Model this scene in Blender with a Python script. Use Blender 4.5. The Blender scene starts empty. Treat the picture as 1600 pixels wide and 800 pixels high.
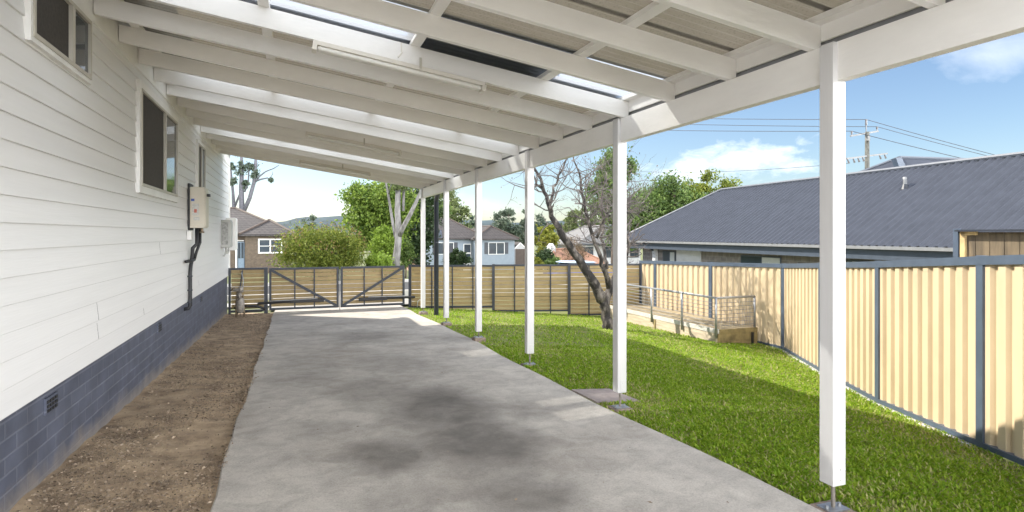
import bpy, math, random
import numpy as np
from mathutils import Vector, Matrix

rng = np.random.default_rng(7)
random.seed(7)
sc = bpy.context.scene
COL = sc.collection

# ------------------------------------------------------------------ camera
F = 929.0; U0 = 800.0; V0 = 366.0
TH = math.radians(20.16)
CS, SN = math.cos(TH), math.sin(TH)
cam = bpy.data.cameras.new("camera")
camo = bpy.data.objects.new("camera", cam)
COL.objects.link(camo)
cam.sensor_width = 36.0
cam.lens = F / 1600.0 * 36.0
cam.shift_y = -34.0 / 1600.0
cam.clip_start = 0.05
cam.clip_end = 6000
camo.rotation_euler = (math.radians(90), 0, -TH)
camo.location = (0, 0, 0)
sc.camera = camo

def at(u, v, d):
    """point at camera depth d (metres) seen where the survey photo puts it"""
    l = (u - U0) / F * d
    return Vector((l * CS + d * SN, -l * SN + d * CS, -(v - V0) / F * d))
def xat(u, Y):
    return Y * math.tan(TH + math.atan((u - U0) / F))
def zat(x, y, v):
    return -(v - V0) / F * (x * SN + y * CS)
def yat(u, X):
    return X / math.tan(TH + math.atan((u - U0) / F))

# ------------------------------------------------------------------ terrain
def lerp(a, b, t): return a + (b - a) * min(1, max(0, t))
def zd(y):
    return -1.43 - 0.0285 * min(y, 90)
def G(x, y):
    z = zd(y)
    if x > 2.85:
        if y < 5: s = .12
        elif y < 9: s = lerp(.12, .078, (y - 5) / 4)
        else: s = lerp(.078, .066, (y - 9) / 4)
        z -= s * (min(x, 16) - 2.85)
    return z

# ------------------------------------------------------------------ materials
MATS = {}
def new_mat(name):
    m = bpy.data.materials.new(name); m.use_nodes = True
    MATS[name] = m
    return m, m.node_tree, m.node_tree.nodes, m.node_tree.links, m.node_tree.nodes["Principled BSDF"]

def mat(name, col, rough=.6, var=.12, scale=6.0, bump=0.0, bscale=40.0, metal=0.0, spec=.5, stretch=(1, 1, 1), col2=None, thr=None):
    m, nt, N, L, b = new_mat(name)
    tc = N.new("ShaderNodeTexCoord")
    mp = N.new("ShaderNodeMapping"); mp.inputs["Scale"].default_value = stretch
    L.new(tc.outputs["Object"], mp.inputs["Vector"])
    n = N.new("ShaderNodeTexNoise"); n.inputs["Scale"].default_value = scale
    n.inputs["Detail"].default_value = 6; n.inputs["Roughness"].default_value = .62
    L.new(mp.outputs[0], n.inputs["Vector"])
    r = N.new("ShaderNodeValToRGB")
    c = Vector(col[:3])
    c2 = Vector(col2) if col2 else c * (1 - var * 2)
    lo, hi = thr if thr else (.3, .7)
    r.color_ramp.elements[0].position = lo; r.color_ramp.elements[1].position = hi
    r.color_ramp.elements[0].color = (*c2, 1)
    r.color_ramp.elements[1].color = (*(c * (1 + (var if not col2 else 0))), 1)
    L.new(n.outputs["Fac"], r.inputs["Fac"])
    L.new(r.outputs["Color"], b.inputs["Base Color"])
    b.inputs["Roughness"].default_value = rough
    b.inputs["Metallic"].default_value = metal
    b.inputs["Specular IOR Level"].default_value = spec
    if bump:
        n2 = N.new("ShaderNodeTexNoise"); n2.inputs["Scale"].default_value = bscale
        n2.inputs["Detail"].default_value = 5
        L.new(mp.outputs[0], n2.inputs["Vector"])
        bp = N.new("ShaderNodeBump"); bp.inputs["Strength"].default_value = bump
        bp.inputs["Distance"].default_value = .01
        L.new(n2.outputs["Fac"], bp.inputs["Height"])
        L.new(bp.outputs[0], b.inputs["Normal"])
    return m

def leaf_mat(name, c1, c2, trans=.35):
    m, nt, N, L, b = new_mat(name)
    g = N.new("ShaderNodeNewGeometry")
    r = N.new("ShaderNodeValToRGB")
    r.color_ramp.elements[0].color = (*c1, 1); r.color_ramp.elements[1].color = (*c2, 1)
    L.new(g.outputs["Random Per Island"], r.inputs["Fac"])
    L.new(r.outputs["Color"], b.inputs["Base Color"])
    b.inputs["Roughness"].default_value = .55
    b.inputs["Specular IOR Level"].default_value = .25
    t = N.new("ShaderNodeBsdfTranslucent")
    L.new(r.outputs["Color"], t.inputs["Color"])
    mx = N.new("ShaderNodeMixShader"); mx.inputs[0].default_value = trans
    L.new(b.outputs[0], mx.inputs[1]); L.new(t.outputs[0], mx.inputs[2])
    L.new(mx.outputs[0], N["Material Output"].inputs["Surface"])
    return m

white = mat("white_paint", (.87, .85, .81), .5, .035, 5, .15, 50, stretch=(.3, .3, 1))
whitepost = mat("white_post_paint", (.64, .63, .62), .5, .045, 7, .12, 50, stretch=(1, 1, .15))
boards = mat("weatherboard_paint", (.75, .744, .73), .45, .03, 2, .12, 30, stretch=(1, .12, 3.0))
trimw = mat("white_trim", (.80, .79, .76), .45, .04, 4)
darkgap = mat("dark_gap", (.03, .03, .032), .8)
alu = mat("beige_aluminium", (.50, .47, .40), .4, .05)
greyalu = mat("grey_aluminium", (.45, .46, .45), .35, .05, metal=.3)
screen = mat("flyscreen_mesh", (.045, .038, .032), .75, .2, 40)
charcoal = mat("charcoal_steel", (.020, .025, .036), .42, .12, 5)
bluegrey = mat("bluegrey_steel", (.068, .092, .13), .4, .10, 5)
slatm = mat("beige_slat_paint", (.31, .225, .095), .5, .07, 6)
cream = mat("cream_steel", (.56, .445, .29), .45, .08, 1.6, stretch=(1, 1, .5))
black = mat("black_plastic", (.018, .018, .02), .5, .2, 30)
steel = mat("galvanised_steel", (.36, .37, .385), .42, .12, 25, metal=.6)
oldsteel = mat("brown_galv_rod", (.27, .24, .21), .55, .2, 40, metal=.4)
footc = mat("footing_concrete", (.27, .21, .17), .9, .2, 20, .5, 60)
slabm = mat("slab_concrete", (.32, .27, .25), .85, .12, 12, .3, 80)
heaterm = mat("cream_heater", (.60, .55, .45), .4, .04, 4)
stick = mat("label_grey", (.55, .54, .50), .5, .15, 60)
bluelabel = mat("label_blue", (.05, .1, .4), .5)
redlabel = mat("label_red", (.5, .12, .08), .5)
meterg = mat("grey_meter_box", (.50, .50, .47), .5, .08, 6)
brass = mat("aged_brass", (.32, .25, .17), .5, .3, 30, metal=.5)
gasgrey = mat("gas_meter_grey", (.33, .30, .26), .55, .25, 25)
timber = mat("weathered_timber", (.33, .27, .17), .8, .22, 9, .3, 50, stretch=(1, 1, .25))
sleeper = mat("pale_sleeper", (.50, .42, .31), .8, .18, 7, .3, 40, stretch=(.3, .3, 3))
greent = mat("treated_timber", (.26, .20, .09), .75, .25, 6, .2, 40)
bark = mat("rough_bark", (.19, .165, .145), .9, .45, 9, 1.0, 45, stretch=(1, 1, .5), col2=(.025, .022, .02), thr=(.46, .66))
twigm = mat("grey_twig", (.13, .112, .105), .85, .3, 20)
gumbark = mat("pale_gum_bark", (.22, .21, .20), .75, .2, 5, .3, 20, stretch=(1, 1, .3), col2=(.08, .075, .07), thr=(.34, .6))
gumgrey = mat("grey_gum_bark", (.10, .10, .115), .8, .25, 8)
brownbark = mat("brown_bark", (.12, .09, .07), .9, .3, 10)
roofgrey = mat("slate_steel_roof", (.052, .058, .074), .55, .08, 3, spec=.2)
ridgecap = mat("roof_ridge_cap", (.10, .112, .135), .4, .08, 6)
gutterm = mat("neighbour_gutter", (.19, .195, .20), .4, .08)
fasc = mat("dark_blue_fascia", (.045, .06, .085), .5, .1)
whitewall = mat("white_render", (.50, .50, .50), .7, .06, 3)
bluewall = mat("pale_blue_board", (.22, .265, .31), .6, .05, 3)
shutter = mat("dark_shutter", (.05, .055, .065), .6)
glassd = mat("window_glass", (.05, .065, .08), .05, .1, 2, spec=.8)
blind = mat("window_blind", (.45, .46, .44), .5, .06, 4)
orange = mat("terracotta_tile", (.33, .18, .12), .75, .18, 8, .5, 30)
palereoof = mat("pale_grey_roof", (.20, .195, .19), .6, .12, 4)
doorbrown = mat("brown_roller_door", (.085, .062, .05), .6, .1)
doorblue = mat("blue_door", (.22, .30, .38), .5, .08)
carblue = mat("blue_car_paint", (.04, .12, .48), .22, .03)
carwhite = mat("pale_car_roof", (.50, .60, .72), .25, .03)
rubber = mat("tyre_rubber", (.02, .02, .02), .8)
asphalt = mat("asphalt", (.05, .05, .052), .9, .15, 20, .3, 90)
pathc = mat("path_concrete", (.60, .58, .55), .85, .1, 6)
crossc = mat("crossover_concrete", (.33, .31, .28), .85, .1, 6)
wirem = mat("cable", (.06, .06, .07), .6)
polew = mat("pole_timber", (.10, .10, .088), .85, .25, 6, .3, 30)
porcel = mat("insulator", (.10, .09, .09), .3)
crossm = mat("crossarm_paint", (.17, .17, .17), .7, .15)
paling = mat("grey_paling", (.36, .33, .29), .85, .25, 6, stretch=(1, 1, .2))
lamp_cover = mat("lamp_diffuser", (.74, .72, .66), .35, .03)
lamp_body = mat("lamp_body", (.70, .66, .58), .45, .04)

def brick_mat(name, c1, c2, mortar, bw, bh, ms=.012, rough=.8, axis='Y', bump=.6):
    m, nt, N, L, b = new_mat(name)
    tc = N.new("ShaderNodeTexCoord"); sp = N.new("ShaderNodeSeparateXYZ"); cb = N.new("ShaderNodeCombineXYZ")
    L.new(tc.outputs["Object"], sp.inputs[0])
    ad = N.new("ShaderNodeMath"); ad.operation = 'ADD'
    L.new(sp.outputs["X"], ad.inputs[0]); L.new(sp.outputs["Y"], ad.inputs[1])
    L.new(ad.outputs[0], cb.inputs[0]); L.new(sp.outputs["Z"], cb.inputs[1])
    t = N.new("ShaderNodeTexBrick")
    t.inputs["Color1"].default_value = (*c1, 1); t.inputs["Color2"].default_value = (*c2, 1)
    t.inputs["Mortar"].default_value = (*mortar, 1)
    t.inputs["Scale"].default_value = 1
    t.inputs["Brick Width"].default_value = bw; t.inputs["Row Height"].default_value = bh
    t.inputs["Mortar Size"].default_value = ms; t.inputs["Mortar Smooth"].default_value = .3
    L.new(cb.outputs[0], t.inputs["Vector"])
    n = N.new("ShaderNodeTexNoise"); n.inputs["Scale"].default_value = 5; n.inputs["Detail"].default_value = 7
    L.new(tc.outputs["Object"], n.inputs["Vector"])
    mr = N.new("ShaderNodeMapRange"); mr.inputs["From Min"].default_value = .25; mr.inputs["From Max"].default_value = .75
    mr.inputs["To Min"].default_value = .7; mr.inputs["To Max"].default_value = 1.25
    L.new(n.outputs["Fac"], mr.inputs["Value"])
    mu = N.new("ShaderNodeMix"); mu.data_type = 'RGBA'; mu.blend_type = 'MULTIPLY'; mu.inputs[0].default_value = 1
    L.new(t.outputs["Color"], mu.inputs[6]); L.new(mr.outputs[0], mu.inputs[7])
    L.new(mu.outputs[2], b.inputs["Base Color"])
    b.inputs["Roughness"].default_value = rough
    bp = N.new("ShaderNodeBump"); bp.inputs["Strength"].default_value = bump; bp.inputs["Distance"].default_value = .006
    bp.invert = True
    L.new(t.outputs["Fac"], bp.inputs["Height"]); L.new(bp.outputs[0], b.inputs["Normal"])
    return m
def add_splash(m):
    N = m.node_tree.nodes; L = m.node_tree.links; b = N["Principled BSDF"]
    src = b.inputs["Base Color"].links[0].from_socket
    tc = N.new("ShaderNodeTexCoord"); sp = N.new("ShaderNodeSeparateXYZ"); L.new(tc.outputs["Object"], sp.inputs[0])
    def mth(op, a, c):
        q = N.new("ShaderNodeMath"); q.operation = op
        for i, v in enumerate((a, c)):
            if isinstance(v, (int, float)): q.inputs[i].default_value = v
            else: L.new(v, q.inputs[i])
        return q.outputs[0]
    h = mth('ADD', sp.outputs["Z"], mth('MULTIPLY', sp.outputs["Y"], .0285))
    n = N.new("ShaderNodeTexNoise"); n.inputs["Scale"].default_value = 4; n.inputs["Detail"].default_value = 8; n.inputs["Roughness"].default_value = .7
    L.new(tc.outputs["Object"], n.inputs["Vector"])
    f = mth('SUBTRACT', mth('MULTIPLY', n.outputs["Fac"], .36), h)
    mr = N.new("ShaderNodeMapRange"); mr.inputs["From Min"].default_value = .02; mr.inputs["From Max"].default_value = .17; mr.inputs["To Max"].default_value = .75
    L.new(f, mr.inputs["Value"])
    mx = N.new("ShaderNodeMix"); mx.data_type = 'RGBA'; L.new(mr.outputs[0], mx.inputs[0]); L.new(src, mx.inputs[6]); mx.inputs[7].default_value = (.27, .235, .20, 1)
    L.new(mx.outputs[2], b.inputs["Base Color"])
basebrick = brick_mat("painted_block_base", (.088, .099, .136), (.075, .085, .12), (.125, .137, .175), .295, .098, .008, .6)  # mortar colour lightened for the light its upper edges catch
add_splash(basebrick)
brownbrick = brick_mat("tan_brick", (.125, .092, .064), (.105, .078, .055), (.14, .115, .09), .24, .09, .008)
greybrick = brick_mat("grey_brown_brick", (.15, .135, .125), (.22, .19, .17), (.24, .225, .21), .36, .16, .014)
tileroof = brick_mat("grey_brown_roof_tile", (.055, .049, .048), (.075, .065, .063), (.02, .018, .018), .33, .17, .018, .8)

# driveway concrete: weathering and oil stains
def concrete():
    m, nt, N, L, b = new_mat("driveway_concrete")
    tc = N.new("ShaderNodeTexCoord")
    def noise(scale, detail=6, rough=.6, vec=None, dist=0):
        n = N.new("ShaderNodeTexNoise"); n.inputs["Scale"].default_value = scale
        n.inputs["Detail"].default_value = detail; n.inputs["Roughness"].default_value = rough
        n.inputs["Distortion"].default_value = dist
        L.new(vec or tc.outputs["Object"], n.inputs["Vector"]); return n.outputs["Fac"]
    def ramp(fac, stops):
        r = N.new("ShaderNodeValToRGB")
        while len(r.color_ramp.elements) < len(stops): r.color_ramp.elements.new(.5)
        for e, (p, c) in zip(r.color_ramp.elements, stops):
            e.position = p; e.color = (c, c, c, 1) if isinstance(c, float) else (*c, 1)
        L.new(fac, r.inputs["Fac"]); return r.outputs["Color"]
    def mathn(op, a, bb):
        q = N.new("ShaderNodeMath"); q.operation = op
        for i, s in enumerate((a, bb)):
            if isinstance(s, (int, float)): q.inputs[i].default_value = s
            else: L.new(s, q.inputs[i])
        return q.outputs[0]
    def mixc(fac, a, bb, mode='MIX'):
        q = N.new("ShaderNodeMix"); q.data_type = 'RGBA'; q.blend_type = mode
        for i, s in ((0, fac), (6, a), (7, bb)):
            if isinstance(s, (int, float)): q.inputs[i].default_value = s
            elif isinstance(s, tuple): q.inputs[i].default_value = (*s, 1)
            else: L.new(s, q.inputs[i])
        return q.outputs[2]
    base = ramp(noise(1.1, 8, .62), [(.25, (.35, .315, .275)), (.5, (.475, .44, .395)), (.75, (.58, .54, .48))])
    fine = ramp(noise(85, 6, .78), [(.28, .66), (.52, 1.0), (.8, 1.18)])
    c = mixc(1.0, base, fine, 'MULTIPLY')
    mid = ramp(noise(5, 8, .7, dist=.6), [(.3, .74), (.6, 1.06)])
    c = mixc(1.0, c, mid, 'MULTIPLY')
    # oil stains: warped soft discs
    wn = N.new("ShaderNodeTexNoise"); wn.inputs["Scale"].default_value = 1.3; wn.inputs["Detail"].default_value = 5
    L.new(tc.outputs["Object"], wn.inputs["Vector"])
    va = N.new("ShaderNodeVectorMath"); va.operation = 'SCALE'; va.inputs["Scale"].default_value = .7
    L.new(wn.outputs["Color"], va.inputs[0])
    vb = N.new("ShaderNodeVectorMath"); vb.operation = 'ADD'
    L.new(tc.outputs["Object"], vb.inputs[0]); L.new(va.outputs[0], vb.inputs[1])
    tot = None
    # x, y, radius x, radius y, strength
    for (u, v, pu, pv, s) in [(690, 640, 115, 62, 1.0), (745, 692, 130, 66, 1.0), (612, 716, 95, 36, .85), (810, 772, 120, 62, .8), (590, 612, 90, 40, .5),
                              (575, 526, 90, 14, .55), (480, 580, 75, 40, .33), (497, 672, 70, 22, .4), (615, 570, 100, 26, .45), (690, 530, 60, 12, .35), (640, 775, 110, 45, .4), (840, 640, 80, 26, .35)]:
        d_ = 4.0
        for _ in range(30):
            p_ = at(u, v, d_); d_ = -zd(p_.y) * F / (v - V0)
        x, y = p_.x, p_.y; rx = pu * d_ / F; ry = max(rx * .5, pv * d_ * d_ / (F * 1.55))
        mp = N.new("ShaderNodeMapping"); mp.vector_type = 'POINT'
        mp.inputs["Location"].default_value = (-(x + .35) / rx, -(y + .35) / ry, 0)
        mp.inputs["Scale"].default_value = (1 / rx, 1 / ry, 0)
        L.new(vb.outputs[0], mp.inputs["Vector"])
        g = N.new("ShaderNodeTexGradient"); g.gradient_type = 'SPHERICAL'
        L.new(mp.outputs[0], g.inputs["Vector"])
        e = ramp(g.outputs["Fac"], [(.0, 0.0), (.62, 1.0)])
        e = mathn('MULTIPLY', e, s)
        tot = e if tot is None else mathn('MAXIMUM', tot, e)
    brk = ramp(noise(2.0, 9, .72, dist=.4), [(.25, .5), (.68, 1.0)])
    tot = mathn('MULTIPLY', tot, brk)
    c = mixc(mathn('MULTIPLY', tot, .9), c, (.105, .094, .083))
    # specks
    sp = ramp(noise(28, 2, .5), [(.74, 0.0), (.78, 1.0)])
    c = mixc(mathn('MULTIPLY', sp, .5), c, (.16, .15, .14))
    L.new(c, b.inputs["Base Color"])
    b.inputs["Roughness"].default_value = .82
    b.inputs["Specular IOR Level"].default_value = .35
    bp = N.new("ShaderNodeBump"); bp.inputs["Strength"].default_value = .35; bp.inputs["Distance"].default_value = .01
    L.new(noise(120, 4, .7), bp.inputs["Height"]); L.new(bp.outputs[0], b.inputs["Normal"])
    return m
drivem = concrete()
soilm = mat("bare_soil", (.46, .345, .225), .95, .2, 4.5, 1.0, 70, col2=(.19, .135, .088), thr=(.34, .62))
lawnm = mat("lawn_soil", (.19, .25, .03), .95, .3, 5, .8, 90, col2=(.16, .15, .06))
groundm = mat("dry_grass_ground", (.12, .16, .05), .95, .25, .6, .5, 20, col2=(.14, .13, .06))
hillm = mat("hazy_hill_forest", (.035, .06, .07), .95, .3, .02)  # bluish distance haze is put into the hill colour
pebblem = leaf_mat("pebble_and_litter", (.07, .05, .035), (.46, .36, .26), .0)
bladem = leaf_mat("grass_blade", (.15, .30, .014), (.38, .50, .05), .5)
thatchm = leaf_mat("dry_thatch", (.28, .30, .09), (.50, .46, .20), .3)

def sheetmat():
    m, nt, N, L, b = new_mat("aged_tan_roof_sheet")
    tc = N.new("ShaderNodeTexCoord")
    n = N.new("ShaderNodeTexNoise"); n.inputs["Scale"].default_value = 2.2; n.inputs["Detail"].default_value = 7
    mp = N.new("ShaderNodeMapping"); mp.inputs["Scale"].default_value = (.35, 1.4, 1)
    L.new(tc.outputs["Object"], mp.inputs[0]); L.new(mp.outputs[0], n.inputs["Vector"])
    r = N.new("ShaderNodeValToRGB")
    el = r.color_ramp.elements
    el[0].position = .28; el[0].color = (.13, .135, .075, 1)
    el[1].position = .75; el[1].color = (.275, .264, .244, 1)
    e = el.new(.45); e.color = (.185, .178, .162, 1)
    L.new(n.outputs["Fac"], r.inputs["Fac"])
    v = N.new("ShaderNodeTexVoronoi"); v.inputs["Scale"].default_value = 55
    L.new(tc.outputs["Object"], v.inputs["Vector"])
    r2 = N.new("ShaderNodeValToRGB"); r2.color_ramp.elements[0].position = .1; r2.color_ramp.elements[1].position = .45
    r2.color_ramp.elements[0].color = (.6, .6, .6, 1)
    L.new(v.outputs["Distance"], r2.inputs["Fac"])
    mu = N.new("ShaderNodeMix"); mu.data_type = 'RGBA'; mu.blend_type = 'MULTIPLY'; mu.inputs[0].default_value = .7
    L.new(r.outputs[0], mu.inputs[6]); L.new(r2.outputs[0], mu.inputs[7])
    L.new(mu.outputs[2], b.inputs["Base Color"])
    b.inputs["Roughness"].default_value = .45
    t = N.new("ShaderNodeBsdfTranslucent"); t.inputs["Color"].default_value = (.55, .48, .36, 1)
    mx = N.new("ShaderNodeMixShader"); mx.inputs[0].default_value = .10
    L.new(b.outputs[0], mx.inputs[1]); L.new(t.outputs[0], mx.inputs[2])
    L.new(mx.outputs[0], N["Material Output"].inputs["Surface"])
    return m
sheetm = sheetmat()
def clearmat():
    m, nt, N, L, b = new_mat("clear_roof_sheet")
    tr = N.new("ShaderNodeBsdfTransparent"); tr.inputs["Color"].default_value = (.78, .82, .86, 1)
    tl = N.new("ShaderNodeBsdfTranslucent"); tl.inputs["Color"].default_value = (.43, .455, .49, 1)
    b.inputs["Base Color"].default_value = (.3, .32, .34, 1); b.inputs["Roughness"].default_value = .15
    m1 = N.new("ShaderNodeMixShader"); m1.inputs[0].default_value = .68
    L.new(tr.outputs[0], m1.inputs[1]); L.new(tl.outputs[0], m1.inputs[2])
    m2 = N.new("ShaderNodeMixShader"); m2.inputs[0].default_value = .12
    L.new(m1.outputs[0], m2.inputs[1]); L.new(b.outputs[0], m2.inputs[2])
    L.new(m2.outputs[0], N["Material Output"].inputs["Surface"])
    return m
clearm = clearmat()

# ------------------------------------------------------------------ mesh builder
ORIG = {}
class MB:
    def __init__(s): s.v = []; s.f = []; s.mi = []
    def add(s, vs, fs, mi=0):
        o = len(s.v)
        s.v += [tuple(p) for p in vs]
        s.f += [tuple(i + o for i in f) for f in fs]
        s.mi += [mi] * len(fs)
        return s
    def box(s, x0, x1, y0, y1, z0, z1, mi=0):
        vs = [(x, y, z) for z in (z0, z1) for y in (y0, y1) for x in (x0, x1)]
        return s.add(vs, [(0, 2, 3, 1), (4, 5, 7, 6), (0, 1, 5, 4), (2, 6, 7, 3), (0, 4, 6, 2), (1, 3, 7, 5)], mi)
    def bar(s, p, q, w, h, up=(0, 0, 1), mi=0):
        """rectangular bar from p to q, w across, h along up"""
        p, q, up = Vector(p), Vector(q), Vector(up)
        d = (q - p).normalized()
        sd = d.cross(up)
        if sd.length < 1e-4: sd = d.cross(Vector((1, 0, 0)))
        sd.normalize(); u2 = sd.cross(d).normalized()
        vs = [c + sd * a * w / 2 + u2 * b * h / 2 for c in (p, q) for b in (-1, 1) for a in (-1, 1)]
        return s.add(vs, [(0, 1, 3, 2), (4, 6, 7, 5), (0, 4, 5, 1), (2, 3, 7, 6), (0, 2, 6, 4), (1, 5, 7, 3)], mi)
    def tube(s, pts, r, n=8, mi=0, cap=True):
        pts = [Vector(p) for p in pts]
        if not isinstance(r, (list, tuple)): r = [r] * len(pts)
        rings = []; prev = None
        for i, p in enumerate(pts):
            a = pts[max(0, i - 1)]; b = pts[min(len(pts) - 1, i + 1)]
            d = (b - a)
            if d.length < 1e-9: d = Vector((0, 0, 1))
            d.normalize()
            if prev is None:
                x = d.cross(Vector((0, 0, 1)))
                if x.length < 1e-3: x = d.cross(Vector((1, 0, 0)))
                x.normalize()
            else:
                x = prev - d * prev.dot(d)
                if x.length < 1e-4: x = d.cross(Vector((1, 0, .3)))
                x.normalize()
            prev = x; y = d.cross(x)
            rings.append([p + (x * math.cos(2 * math.pi * k / n) + y * math.sin(2 * math.pi * k / n)) * r[i] for k in range(n)])
        vs = [q for R in rings for q in R]; fs = []
        for i in range(len(pts) - 1):
            for k in range(n):
                a = i * n + k; b = i * n + (k + 1) % n
                fs.append((a, b, b + n, a + n))
        if cap:
            fs.append(tuple(range(n - 1, -1, -1))); fs.append(tuple((len(pts) - 1) * n + k for k in range(n)))
        return s.add(vs, fs, mi)
    def prism(s, poly, vec, mi=0):
        poly = [Vector(p) for p in poly]; vec = Vector(vec); n = len(poly)
        vs = poly + [p + vec for p in poly]
        fs = [tuple(range(n - 1, -1, -1)), tuple(range(n, 2 * n))] + [(i, (i + 1) % n, (i + 1) % n + n, i + n) for i in range(n)]
        return s.add(vs, fs, mi)
    def build(s, name, m, parent=None, smooth=False, bevel=0.0):
        o3 = ORIG.get(parent.name, Vector((0, 0, 0))) if parent else Vector((0, 0, 0))
        me = bpy.data.meshes.new(name)
        me.from_pydata([(v[0] - o3.x, v[1] - o3.y, v[2] - o3.z) for v in s.v], [], s.f)
        ms = m if isinstance(m, (list, tuple)) else [m]
        for q in ms: me.materials.append(q)
        if len(ms) > 1: me.polygons.foreach_set("material_index", s.mi)
        if smooth: me.polygons.foreach_set("use_smooth", [True] * len(me.polygons))
        me.update()
        o = bpy.data.objects.new(name, me); COL.objects.link(o)
        if parent: o.parent = parent
        ORIG[o.name] = o3
        if bevel:
            md = o.modifiers.new("bevel", 'BEVEL'); md.width = bevel; md.segments = 2; md.limit_method = 'ANGLE'
        return o

def tag(o, label, cat, group=None):
    o["label"] = label; o["category"] = cat
    if group: o["group"] = group
    return o
def thing(name, label, cat, loc, group=None):
    o = bpy.data.objects.new(name, None); COL.objects.link(o)
    o.location = loc; o.empty_display_size = .2
    ORIG[o.name] = Vector(loc)
    return tag(o, label, cat, group)
def struct(o, kind="structure"):
    o["kind"] = kind; return o

def fast_mesh(name, verts, nper, m, parent=None):
    """verts: (N, nper, 3) array of separate polygons"""
    n = verts.shape[0]
    o3 = ORIG.get(parent.name, Vector((0, 0, 0))) if parent else Vector((0, 0, 0))
    v = verts.reshape(-1, 3) - np.array(o3)
    me = bpy.data.meshes.new(name)
    me.vertices.add(len(v)); me.vertices.foreach_set("co", v.astype(np.float32).ravel())
    me.loops.add(len(v)); me.loops.foreach_set("vertex_index", np.arange(len(v), dtype=np.int32))
    me.polygons.add(n)
    me.polygons.foreach_set("loop_start", np.arange(0, len(v), nper, dtype=np.int32))
    me.polygons.foreach_set("loop_total", np.full(n, nper, dtype=np.int32))
    me.materials.append(m)
    me.update(calc_edges=True); me.validate()
    o = bpy.data.objects.new(name, me); COL.objects.link(o)
    if parent: o.parent = parent
    ORIG[o.name] = o3
    return o

def leaves(centers, size, aspect=.5, droop=0.0):
    """diamond leaf quads round given centres"""
    n = len(centers)
    a = rng.normal(size=(n, 3)); a[:, 2] -= droop; a /= np.linalg.norm(a, axis=1, keepdims=True)
    b = rng.normal(size=(n, 3)); b -= a * (a * b).sum(1, keepdims=True); b /= np.linalg.norm(b, axis=1, keepdims=True)
    s = size * rng.uniform(.6, 1.35, (n, 1))
    A = a * s * .5; B = b * s * .5 * aspect
    nn = np.cross(a, b) * s * .08
    return np.stack([centers - A, centers + B + nn, centers + A, centers - B + nn], axis=1)

def crown_points(c, rad, nclump, nleaf, sig=.22, shell=.45, flat=.7, zcut=-.6):
    c = np.array(c); rad = np.array(rad)
    d = rng.normal(size=(nclump * 3, 3)); d /= np.linalg.norm(d, axis=1, keepdims=True)
    d = d[d[:, 2] > zcut][:nclump]
    r = rng.uniform(shell, 1.0, (len(d), 1)) ** .7
    cc = d * r * rad
    sg = sig * rad.mean() * rng.uniform(.55, 1.3, (len(d), 1))
    cnt = np.maximum(1, (nleaf / len(d) * rng.uniform(.4, 1.6, len(d))).astype(int))
    idx = np.repeat(np.arange(len(d)), cnt)
    p = cc[idx] + rng.normal(size=(len(idx), 3)) * sg[idx] * np.array([1, 1, flat])
    return p + c, cc + c

# ------------------------------------------------------------------ SETTING: ground
def sheet(name, xs, ys, zf, m):
    b = MB()
    vs = [(x, y, zf(x, y)) for y in ys for x in xs]; nx = len(xs)
    fs = [(j * nx + i, j * nx + i + 1, (j + 1) * nx + i + 1, (j + 1) * nx + i) for j in range(len(ys) - 1) for i in range(nx - 1)]
    b.add(vs, fs)
    return b.build(name, m, smooth=True)
def frange(a, b, st):
    n = max(1, int(round((b - a) / st))); return [a + (b - a) * i / n for i in range(n + 1)]

HX = -1.44           # house wall
DXL, DXR = -.45, 2.66  # driveway edges
def dxr(y):
    if y < -1: return DXR + (-1 - y) * .5
    return dxr0(y)
def dxr0(y):           # right driveway edge wanders a little and flares at the gate
    return DXR + .03 * math.sin(y * .8) + .015 * math.sin(y * 2.3)
gx = [-1500, -700, -300, -120, -60, -30, -15, -8, -3] + frange(-2, 20, .5) + [25, 32, 45, 70, 120, 300, 700, 1500]
gy = [-80, -30, -10] + frange(-4, 20, .5) + [24, 30, 36, 45, 55, 65, 80, 90, 150, 300, 700, 1600, 3000]
struct(sheet("ground", gx, gy, lambda x, y: G(x, y) - .05, groundm))
# lawn
struct(sheet("lawn", frange(2.5, 9.2, .25), frange(-2.0, 15.1, .25), lambda x, y: G(x, y) - .006 + .012 * math.sin(3.1 * x + 1.7 * y) * math.sin(2.3 * y), lawnm))
# driveway slab with thickness
b = MB(); ys = frange(-16, 15.9, .3)  # unseen rear stretch lengthened and flared to bounce light
L_, R_ = [], []
for i, y in enumerate(ys):
    z = zd(y) + .012
    xl = DXL + .012 * math.sin(2.1 * y) + .008 * math.sin(5.3 * y); xr = dxr(y)
    b.v += [(xl, y, z - .12), (xl, y, z - .012), (xl + .012, y, z), (xr - .015, y, z), (xr, y, z - .015), (xr, y, z - .12)]
    if i:
        o = (i - 1) * 6
        for k in range(5): b.f.append((o + k, o + k + 1, o + k + 7, o + k + 6)); b.mi.append(0)
o = struct(b.build("driveway", drivem))
# unseen pale concrete apron added behind the viewpoint to bounce light under the carport
struct(sheet("bounce_forecourt", frange(-12, 12, 1.0), frange(-18, -2.1, .8), lambda x, y: zd(y) + .004 if x < 2.6 else zd(y) + .004 - .02 * (x - 2.6), pathc))
# soil bed along the house
def soilz(x, y):
    t = (x - HX) / (DXL - HX)
    return zd(y) - .015 + .035 * (1 - t) ** 2 + .012 * math.sin(5 * x + 2.2 * y) * math.sin(3.7 * y + x) + .006 * math.sin(17 * y + 9 * x)
struct(sheet("soil_bed", frange(HX - .05, DXL + .05, .04), frange(-2.0, 15.4, .06), soilz, soilm))
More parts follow.
